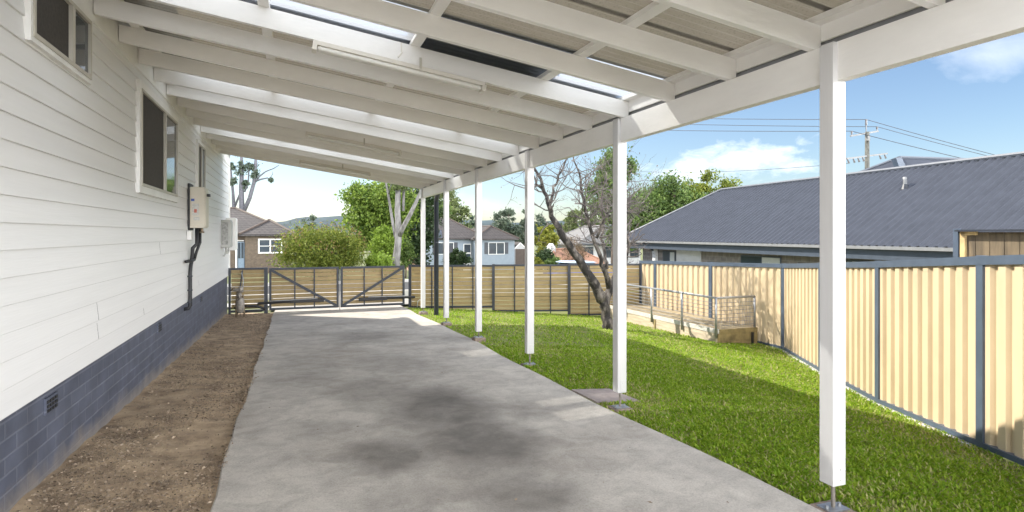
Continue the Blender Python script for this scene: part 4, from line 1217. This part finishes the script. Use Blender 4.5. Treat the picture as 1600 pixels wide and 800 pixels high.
# white house with pale roof (behind the bare tree)
yw = 54.0; wx0, wx1 = xat(903, yw), xat(1012, yw)
zw_e, zw_r = zat(wx0, yw, 381), zat(wx0, yw, 352)
ww = thing("rendered_house", "white house with pale grey hip roof seen through the bare tree's limbs", "house", ((wx0 + wx1) / 2, yw + 4, G(wx0, yw)))
b = MB(); b.box(wx0 + .5, wx1 - .5, yw + .6, yw + 8.4, G(wx0, yw) - .5, zw_e - .005); b.build("wall", whitewall, ww)
hip_roof("roof", wx0, wx1, yw, yw + 9, zw_e, zw_r, palereoof, ww, ex=2.5, cap=palereoof)
b = MB(); b.box(wx0, wx1, yw - .04, yw - .005, zw_e - .16, zw_e + .02); b.build("fascia", shutter, ww)
for (ua, ub) in [(908, 926), (944, 956), (985, 997)]:
    xa, xb = xat(ua, yw + .6), xat(ub, yw + .6); win(ww, xa, xb, yw + .6, zat(xa, yw, 402), zat(xa, yw, 387), shutter, 2, .06)

# grey paling fence and brick wall across the street
b = MB(); yy = 41.0; xa, xb = xat(575, yy), xat(622, yy)
pf = thing("paling_fence", "weathered grey paling fence across the street, left of the pale gum", "fence", ((xa + xb) / 2, yy, G(0, yy)))
x = xa
while x < xb:
    h = random.uniform(-.03, .03); b.box(x, x + .095, yy, yy + .02, G(0, yy), zat(xa, yy, 393) + h); x += .1
b.build("palings", paling, pf)
b = MB(); b.box(xa, xb, yy + .021, yy + .07, G(0, yy) + .5, G(0, yy) + .58); b.build("rail", paling, pf)
yy = 52; xa, xb = xat(640, yy), xat(662, yy)
bw = thing("brick_shed", "small orange-brown brick outbuilding between the pale gum and the farthest post", "shed", ((xa + xb) / 2, yy, G(0, yy)))
b = MB(); b.prism([(xa, yy, G(0, yy) - .3), (xb, yy, G(0, yy) - .3), (xb, yy, zat(xa, yy, 385)), (xa + .6, yy, zat(xa, yy, 388)), (xa, yy, zat(xa, yy, 398))], (0, 4, 0)); b.build("wall", brick_mat("orange_brick", (.40, .22, .13), (.45, .27, .17), (.4, .33, .28), .24, .09, .01), bw)
b = MB(); b.box(xa - .1, xb + .1, yy - .15, yy + 4.1, zat(xa, yy, 385) + .005, zat(xa, yy, 385) + .09); b.build("roof", palereoof, bw)

# blue car: only the roof clears the fence
cdep = 36; cc = at(908, 420, cdep); czg = -3.16
car = thing("parked_car", "blue parked car whose roof just clears the fence left of the leaning trunk", "car", (cc.x, cc.y, czg))
cx, cy = cc.x, cc.y
b = MB()
b.prism([(cx - 2.15, cy - .85, czg + .3), (cx + 2.15, cy - .85, czg + .3), (cx + 2.2, cy - .85, czg + .75), (cx + 1.7, cy - .85, czg + .92), (cx - 1.9, cy - .85, czg + .98), (cx - 2.2, cy - .85, czg + .8)], (0, 1.7, 0))
body = b.build("body", carblue, car, bevel=.06)
b = MB(); b.prism([(cx - 1.7, cy - .72, czg + .985), (cx + 1.2, cy - .72, czg + .985), (cx + .55, cy - .66, czg + 1.46), (cx - 1.1, cy - .66, czg + 1.48)], (0, 1.38, 0)); b.build("cabin_glass", glassd, car, bevel=.05)
b = MB(); b.prism([(cx - 1.45, cy - .68, czg + 1.482), (cx + .75, cy - .68, czg + 1.462), (cx + .5, cy - .62, czg + 1.54), (cx - 1.1, cy - .62, czg + 1.56)], (0, 1.34, 0)); b.build("roof", [carwhite], car, bevel=.03)
for sx in (-1.35, 1.35):
    for sy in (-.86, .70):
        b = MB(); b.tube([(cx + sx, cy + sy, czg + .31), (cx + sx, cy + sy + .18, czg + .31)], .31, 16); b.build("wheel", rubber, car)

# ------------------------------------------------------------------ NEIGHBOUR HOUSE (right)
PA = math.radians(4.66)
T = Vector((math.sin(PA), math.cos(PA), 0)); NV = Vector((math.cos(PA), -math.sin(PA), 0))
D = 12.0; RR = 3.32; BC = 25.3; ZE = -.28; ZR = 1.87; B0 = -8.0
def ab(a, bb, z): return NV * a + T * bb + Vector((0, 0, z))
nb = thing("neighbour_house", "grey brick neighbour house under a big dark corrugated metal hip roof", "house", ab(D + RR, 10, G(16, 10)))
# corrugated front plane (built as waves running up the slope)
def plane_waves(quad_fn, b0, b1, pitch=.16, amp=.012):
    """quad_fn(bb) -> (bottom point, top point)"""
    b = MB(); n = int((b1 - b0) / pitch * 4)
    nrm_ = Vector((0, 0, 1))
    for i in range(n + 1):
        bb = b0 + (b1 - b0) * i / n
        lo, hi = quad_fn(bb); o = amp * math.sin(2 * math.pi * bb / pitch)
        b.v += [tuple(lo + nrm_ * o), tuple(hi + nrm_ * o)]
        if i:
            k = 2 * i; b.f.append((k - 2, k, k + 1, k - 1)); b.mi.append(0)
    return b
def front(bb):
    lo = ab(D, bb, ZE)
    t = 1.0
    if bb > BC - RR: t = (BC - bb) / RR
    return lo, ab(D + RR * t, bb, ZE + (ZR - ZE) * t)
rf = plane_waves(front, B0, BC - .01, .21, .034).build("roof", roofgrey, nb)
b = MB()
bk = [ab(D + 2 * RR, B0, ZE), ab(D + 2 * RR, BC, ZE), ab(D + RR, BC - RR, ZR - .01), ab(D + RR, B0, ZR - .01), ab(D, BC, ZE - .01)]
b.add(bk, [(0, 1, 2, 3), (1, 4, 2)]); b.build("roof_back", roofgrey, nb)
b = MB(); b.tube([ab(D, BC, ZE + .02), ab(D + RR, BC - RR, ZR + .03)], .05, 6); b.tube([ab(D + RR, BC - RR, ZR + .03), ab(D + RR, B0, ZR + .03)], .055, 6); b.build("ridge_cap", ridgecap, rf)
b = MB(); b.bar(ab(D - .06, B0, ZE - .035), ab(D - .06, BC, ZE - .035), .12, .075); b.build("gutter", gutterm, nb)
b = MB(); b.bar(ab(D + .04, B0, ZE - .20), ab(D + .04, BC, ZE - .20), .04, .24); b.build("fascia", fasc, nb)
b = MB(); b.add([ab(D + .06, B0, ZE - .30), ab(D + .06, BC - .2, ZE - .30), ab(D + .7, BC - .2, ZE - .30), ab(D + .7, B0, ZE - .30)], [(0, 1, 2, 3)]); b.build("soffit", fasc, nb)
WA = D + .55
BW = BC - 1.6
b = MB(); b.prism([ab(WA, B0 + .5, -3.2), ab(D + 2 * RR - .55, B0 + .5, -3.2), ab(D + 2 * RR - .55, BW, -3.2), ab(WA, BW, -3.2)], (0, 0, 2.91)); b.build("wall", greybrick, nb)
def b_at(u, a):
    ang = math.atan((u - U0) / F) + TH - PA
    return a / math.tan(ang)
def wall_rect(ua, ub, z0, z1, m, name, off=.01, th=.04, parent=nb):
    b0_, b1_ = b_at(ub, WA), b_at(ua, WA)
    b = MB(); b.prism([ab(WA - off - th, b0_, z0), ab(WA - off, b0_, z0), ab(WA - off, b1_, z0), ab(WA - off - th, b1_, z0)], (0, 0, z1 - z0))
    return b.build(name, m, parent)
def nwin(ua, ub, z0, z1, um, leftm, rightm):
    w = wall_rect(ua, ub, z0 - .04, z1 + .04, fasc, "window", 0.002, .02)
    wall_rect(ua + 1.5, um - 1, z0, z1, leftm, "pane", .0225, .012, w); wall_rect(um + 1, ub - 1.5, z0, z1, rightm, "pane", .0225, .012, w)
wall_rect(1058, 1096, -2.6, -.62, whitewall, "rendered_panel", .002, .03)
nwin(1036, 1056, -2.4, -.72, 1047, glassd, blind)
nwin(1158, 1221, -1.7, -.72, 1191, glassd, blind)
nwin(1320, 1358, -1.6, -.70, 1332, glassd, blind)
nwin(1440, 1452, -1.6, -.70, 1446, whitewall, whitewall)
b0_ = b_at(1022, WA - .1)
b = MB(); b.tube([ab(D - .02, b0_, ZE - .08), ab(WA - .08, b0_, ZE - .45), ab(WA - .08, b0_, -3.0)], .045, 8); b.build("downpipe", fasc, nb)
b = MB(); b0_ = b_at(1027, WA); b.prism([ab(WA - .15, b0_ - .1, -3.0), ab(WA - .02, b0_ - .1, -3.0), ab(WA - .02, b0_ + .15, -3.0), ab(WA - .15, b0_ + .15, -3.0)], (0, 0, 2.6)); b.build("white_column", whitewall, nb)
# flue on the roof
fp = None
for dd in np.arange(8, 40, .05):
    p = at(1414, 293, dd); a_ = p.dot(NV)
    zr_ = ZE + (ZR - ZE) * (a_ - D) / RR
    if a_ > D and p.z < zr_ + .02: fp = p; break
if fp is None: fp = ab(D + 2, 11, .9)
b = MB(); b.tube([fp - Vector((0, 0, .05)), fp + Vector((0, 0, .09))], [.10, .055], 10); b.build("flue_flashing", charcoal, nb)
b = MB(); b.tube([fp + Vector((0, 0, .08)), fp + Vector((0, 0, .22)), fp + Vector((.02, .02, .25))], [.045, .045, .055], 10); b.build("roof_flue", gutterm, nb)
# second roof wing rising behind
P1_ = at(1406, 245, 22.5); P2_ = at(1535, 249, 23.3); P2_.z = P1_.z = 2.88
dr_ = (P2_ - P1_); dr_.z = 0; dl = dr_.length; dr_.normalize(); pn = Vector((-dr_.y, dr_.x, 0))
b = MB(); drop = 2.2; hw = 4.2
E = [P1_ - dr_ * 4.0 - pn * hw, P2_ + dr_ * 4 - pn * hw, P2_ + dr_ * 4 + pn * hw, P1_ - dr_ * 4.0 + pn * hw]
for e in E: e.z = P1_.z - drop
b.add(E + [P1_, P2_], [(0, 1, 5, 4), (1, 2, 5), (2, 3, 4, 5), (3, 0, 4)]); wg = b.build("rear_roof", roofgrey, nb)
b = MB()
for (s, e) in ((E[0], P1_), (E[3], P1_), (P1_, P2_), (P2_, E[1])): b.tube([s + Vector((0, 0, .03)), e + Vector((0, 0, .03))], .06, 6)
b.build("ridge_cap", ridgecap, wg)
b = MB(); c0 = at(1403, 258, 19.5); b.bar(c0, at(1415, 262, 19.5), .3, .02); 
q0, q1, q2, q3 = at(1400, 247, 20), at(1409, 246.5, 20), at(1416, 261, 20), at(1406, 263, 20)
b = MB(); b.prism([q0, q1, q2, q3], (.1, .25, 0)); b.build("gable_flashing", bluegrey, nb)

# timber screen over the fence
S0 = at(1498, 400, 7.6); S1 = at(1650, 400, 6.6)
ts = thing("timber_screen", "weathered timber paling screen with steel cap above the cream fence at right", "screen", (S0.x, S0.y, G(S0.x, S0.y)))
gz = G(S0.x, S0.y)
dv = (S1 - S0); dv.z = 0; L_ = dv.length; dv.normalize(); pv = Vector((-dv.y, dv.x, 0))
if pv.dot(-S0) < 0: pv = -pv
b = MB(); s = .13
while s < L_ + .8:
    w = S0 + dv * s; b.bar((w.x, w.y, gz), (w.x, w.y, .03 + random.uniform(-.006, .0)), .155, .02, up=pv); s += .163
b.build("palings", mat("dark_weathered_paling", (.19, .145, .09), .85, .2, 10, .3, 40, stretch=(1, 1, .12), col2=(.075, .058, .038), thr=(.35, .68)), ts)
b = MB(); A_ = S0 + dv * .03 + pv * .05; E_ = S0 + dv * (L_ + .9) + pv * .05
b.bar((A_.x, A_.y, .045), (E_.x, E_.y, .045), .14, .025); b.build("cap", charcoal, ts)
b = MB(); w = S0 + pv * .03; b.bar((w.x, w.y, gz), (w.x, w.y, .07), .06, .06, up=dv); b.build("steel_post", bluegrey, ts)
b = MB(); w = S0 + dv * .075 + pv * .02; b.bar((w.x, w.y, gz), (w.x, w.y, .03), .05, .06, up=dv)
b.bar((w.x, w.y, .02) + Vector() if False else (w.x + dv.x * -.02, w.y + dv.y * -.02, .01), (w.x + dv.x * .16, w.y + dv.y * .16, .02), .05, .06); b.build("timber_post", mat("honey_timber", (.50, .36, .17), .7, .15, 8), ts)

# ------------------------------------------------------------------ UTILITY POLE
PD = 42
pt = at(1355, 206, PD); gz = G(pt.x, pt.y)
up_ = thing("utility_pole", "timber power pole with two crossarms rising behind the dark metal roof", "power pole", (pt.x, pt.y, gz))
b = MB(); b.tube([(pt.x, pt.y, gz - .3), (pt.x, pt.y, pt.z)], [.2, .14], 12); b.build("pole", polew, up_, smooth=True)
A = at(1329, 212.5, PD - 1.2); Bq = at(1372, 205, PD + 1.2)
b = MB(); b.bar(A, Bq, .1, .11); b.build("crossarm", crossm, up_)
C2 = at(1322, 248, PD - 1.5); D2 = at(1386, 240, PD + 1.5)
b = MB(); b.bar(C2, D2, .1, .11); b.build("crossarm", crossm, up_)
ins = []
for (p, h) in ((A.lerp(Bq, .04), .32), (A.lerp(Bq, .96), .34), (Vector((pt.x - .1, pt.y, pt.z + .02)), .85)):
    q = MB(); top = p + Vector((0, 0, h)); q.tube([p, p + Vector((0, 0, h * .5)), p + Vector((0, 0, h * .55)), top], [.03, .04, .07, .06], 8); q.build("insulator", porcel, up_); ins.append(top)
low = []
for t in (.03, .16, .27, .38, .80, .93):
    p = C2.lerp(D2, t); q = MB(); e = p + Vector((.03, -.1, -.33)); q.tube([p + Vector((0, 0, -.06)), p.lerp(e, .6), e], [.03, .055, .07], 8); q.build("insulator", porcel, up_); low.append(e)
q = MB(); p = Vector((pt.x - .16, pt.y - .16, pt.z - .55)); q.box(p.x - .12, p.x + .12, p.y - .1, p.y + .1, p.z - .12, p.z + .25); q.build("switch_gear", crossm, up_)
def cable(p, q, sag, name, label, r=.022):
    b = MB(); n = 16; P = []
    for k in range(n + 1):
        t = k / n; w = p.lerp(q, t); w.z -= sag * 4 * t * (1 - t); P.append(w)
    b.tube(P, r, 5)
    return tag(b.build("power_cable", wirem), label, "cable")
Lm = at(1070, 179, 70)
cable(ins[2], at(700, 168, 95), .5, "", "uppermost power cable running left from the pole top across the sky")
cable(ins[1], at(700, 175, 92), .5, "", "second power cable running left from the pole's upper crossarm")
cable(ins[0], at(700, 187, 88), .5, "", "third power cable, lowest of those running left from the pole")
cable(ins[2], at(1760, 292, 40), .15, "", "topmost power cable sloping down right from the pole top over the dark roof")
cable(ins[1], at(1760, 294, 44), .15, "", "power cable sloping right from the right end of the upper crossarm")
cable(ins[0], at(1760, 302, 36), .15, "", "lower power cable sloping down right from the left end of the crossarm")
cable(low[0], at(1000, 268, 70), .3, "", "low service cable leaving left from the pole's lower crossarm", .016)

# ------------------------------------------------------------------ LIGHT
SAZ = Vector((-.75, .66, 0)).normalized(); EL = math.radians(40)
sd = Vector((SAZ.x * math.cos(EL), SAZ.y * math.cos(EL), math.sin(EL)))
sun = bpy.data.lights.new("sun", 'SUN'); suno = bpy.data.objects.new("sun", sun); COL.objects.link(suno)
sun.energy = 2.8; sun.angle = math.radians(.55); sun.color = (1.0, .93, .82)
suno.rotation_euler = sd.to_track_quat('Z', 'Y').to_euler()
suno.location = (-20, 20, 30)

w = bpy.data.worlds.new("World"); sc.world = w; w.use_nodes = True
N = w.node_tree.nodes; L = w.node_tree.links
bgn = N["Background"]
sky = N.new("ShaderNodeTexSky"); sky.sky_type = 'NISHITA'; sky.sun_disc = False
sky.sun_elevation = EL; sky.sun_rotation = math.atan2(SAZ.x, SAZ.y)
sky.air_density = 1.0; sky.dust_density = .6; sky.ozone_density = 2.6
tc = N.new("ShaderNodeTexCoord")
def vm(op, a, bvec):
    q = N.new("ShaderNodeVectorMath"); q.operation = op; L.new(a, q.inputs[0]); q.inputs[1].default_value = bvec; return q
def cloud(dirv, sx, sz, scale, seed, thr):
    """fuzzy cloud bank around a sky direction"""
    dv = Vector(dirv).normalized()
    rt = Vector((dv.y, -dv.x, 0)).normalized(); upv = rt.cross(dv)
    def dot(v_):
        q = N.new("ShaderNodeVectorMath"); q.operation = 'DOT_PRODUCT'; L.new(tc.outputs["Generated"], q.inputs[0]); q.inputs[1].default_value = v_; return q.outputs["Value"]
    def mth(op, a, bb, c=None):
        q = N.new("ShaderNodeMath"); q.operation = op
        for i, s in enumerate((a, bb)):
            if isinstance(s, (int, float)): q.inputs[i].default_value = s
            else: L.new(s, q.inputs[i])
        return q.outputs[0]
    a = mth('DIVIDE', dot(rt), sx); e = mth('DIVIDE', dot(upv), sz)
    r2 = mth('ADD', mth('MULTIPLY', a, a), mth('MULTIPLY', e, e))
    r2 = mth('ADD', r2, mth('MULTIPLY', mth('LESS_THAN', dot(dv), 0.0), 50))
    fall = mth('SUBTRACT', 1.0, mth('SQRT', r2, 0))
    mp = N.new("ShaderNodeMapping"); mp.inputs["Scale"].default_value = (1, 1, 2.2); mp.inputs["Location"].default_value = (seed, seed * .7, 0)
    L.new(tc.outputs["Generated"], mp.inputs[0])
    n = N.new("ShaderNodeTexNoise"); n.inputs["Scale"].default_value = scale; n.inputs["Distortion"].default_value = .35; n.inputs["Detail"].default_value = 9; n.inputs["Roughness"].default_value = .58
    L.new(mp.outputs[0], n.inputs["Vector"])
    s = mth('ADD', mth('MULTIPLY', fall, .42), mth('SUBTRACT', n.outputs["Fac"], thr))
    q = N.new("ShaderNodeMapRange"); q.inputs["From Min"].default_value = .10; q.inputs["From Max"].default_value = .62
    L.new(s, q.inputs["Value"])
    return q.outputs[0]
CLOUDC = (11.0, 11.0, 11.2, 1)
cur = sky.outputs["Color"]
for (u, v, sx, sz, scl, seed, thr, amt) in [(1170, 250, .13, .040, 22, 1.3, .47, .78), (1080, 268, .10, .028, 20, 5.1, .50, .7), (1560, 85, .16, .04, 9, 3.7, .52, .38), (1250, 292, .12, .02, 12, 8.1, .6, .45), (560, 330, .5, .06, 6, 2.2, .62, .5)]:
    dv = at(u, v, 1.0)
    f = cloud(dv, sx, sz, scl, seed, thr)
    q = N.new("ShaderNodeMath"); q.operation = 'MULTIPLY'; L.new(f, q.inputs[0]); q.inputs[1].default_value = amt
    mx = N.new("ShaderNodeMix"); mx.data_type = 'RGBA'
    L.new(q.outputs[0], mx.inputs[0]); L.new(cur, mx.inputs[6]); mx.inputs[7].default_value = CLOUDC
    cur = mx.outputs[2]
# unseen bright cloud bank added behind the viewpoint as fill light for the carport
def mth(op, a, bb):
    q = N.new("ShaderNodeMath"); q.operation = op
    for i, s in enumerate((a, bb)):
        if isinstance(s, (int, float)): q.inputs[i].default_value = s
        else: L.new(s, q.inputs[i])
    return q.outputs[0]
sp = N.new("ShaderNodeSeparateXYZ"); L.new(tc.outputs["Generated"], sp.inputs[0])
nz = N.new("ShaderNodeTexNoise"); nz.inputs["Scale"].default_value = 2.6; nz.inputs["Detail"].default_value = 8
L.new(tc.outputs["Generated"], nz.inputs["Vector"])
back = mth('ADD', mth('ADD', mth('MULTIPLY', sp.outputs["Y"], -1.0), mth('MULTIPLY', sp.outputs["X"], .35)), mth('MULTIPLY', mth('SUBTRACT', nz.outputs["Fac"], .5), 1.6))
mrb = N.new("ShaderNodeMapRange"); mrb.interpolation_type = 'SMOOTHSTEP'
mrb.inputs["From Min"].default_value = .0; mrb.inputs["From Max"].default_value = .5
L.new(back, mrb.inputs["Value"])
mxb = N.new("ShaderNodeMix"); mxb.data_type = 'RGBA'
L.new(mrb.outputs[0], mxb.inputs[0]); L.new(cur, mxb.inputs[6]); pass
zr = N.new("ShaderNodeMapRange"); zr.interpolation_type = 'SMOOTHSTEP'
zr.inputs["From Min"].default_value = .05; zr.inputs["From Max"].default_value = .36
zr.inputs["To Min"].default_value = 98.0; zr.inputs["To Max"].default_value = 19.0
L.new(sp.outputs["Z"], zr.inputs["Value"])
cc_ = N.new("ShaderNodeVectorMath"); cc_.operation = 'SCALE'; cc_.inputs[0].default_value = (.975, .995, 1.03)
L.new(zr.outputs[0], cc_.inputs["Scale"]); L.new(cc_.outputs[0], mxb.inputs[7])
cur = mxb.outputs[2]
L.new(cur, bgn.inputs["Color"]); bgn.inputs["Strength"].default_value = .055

sc.view_settings.view_transform = 'Standard'; sc.view_settings.look = 'None'
sc.view_settings.exposure = 1.7; sc.view_settings.gamma = 1
sc.view_settings.use_curve_mapping = False
sc.cycles.max_bounces = 10; sc.cycles.diffuse_bounces = 10; sc.cycles.transparent_max_bounces = 12
sc.cycles.use_denoising = True
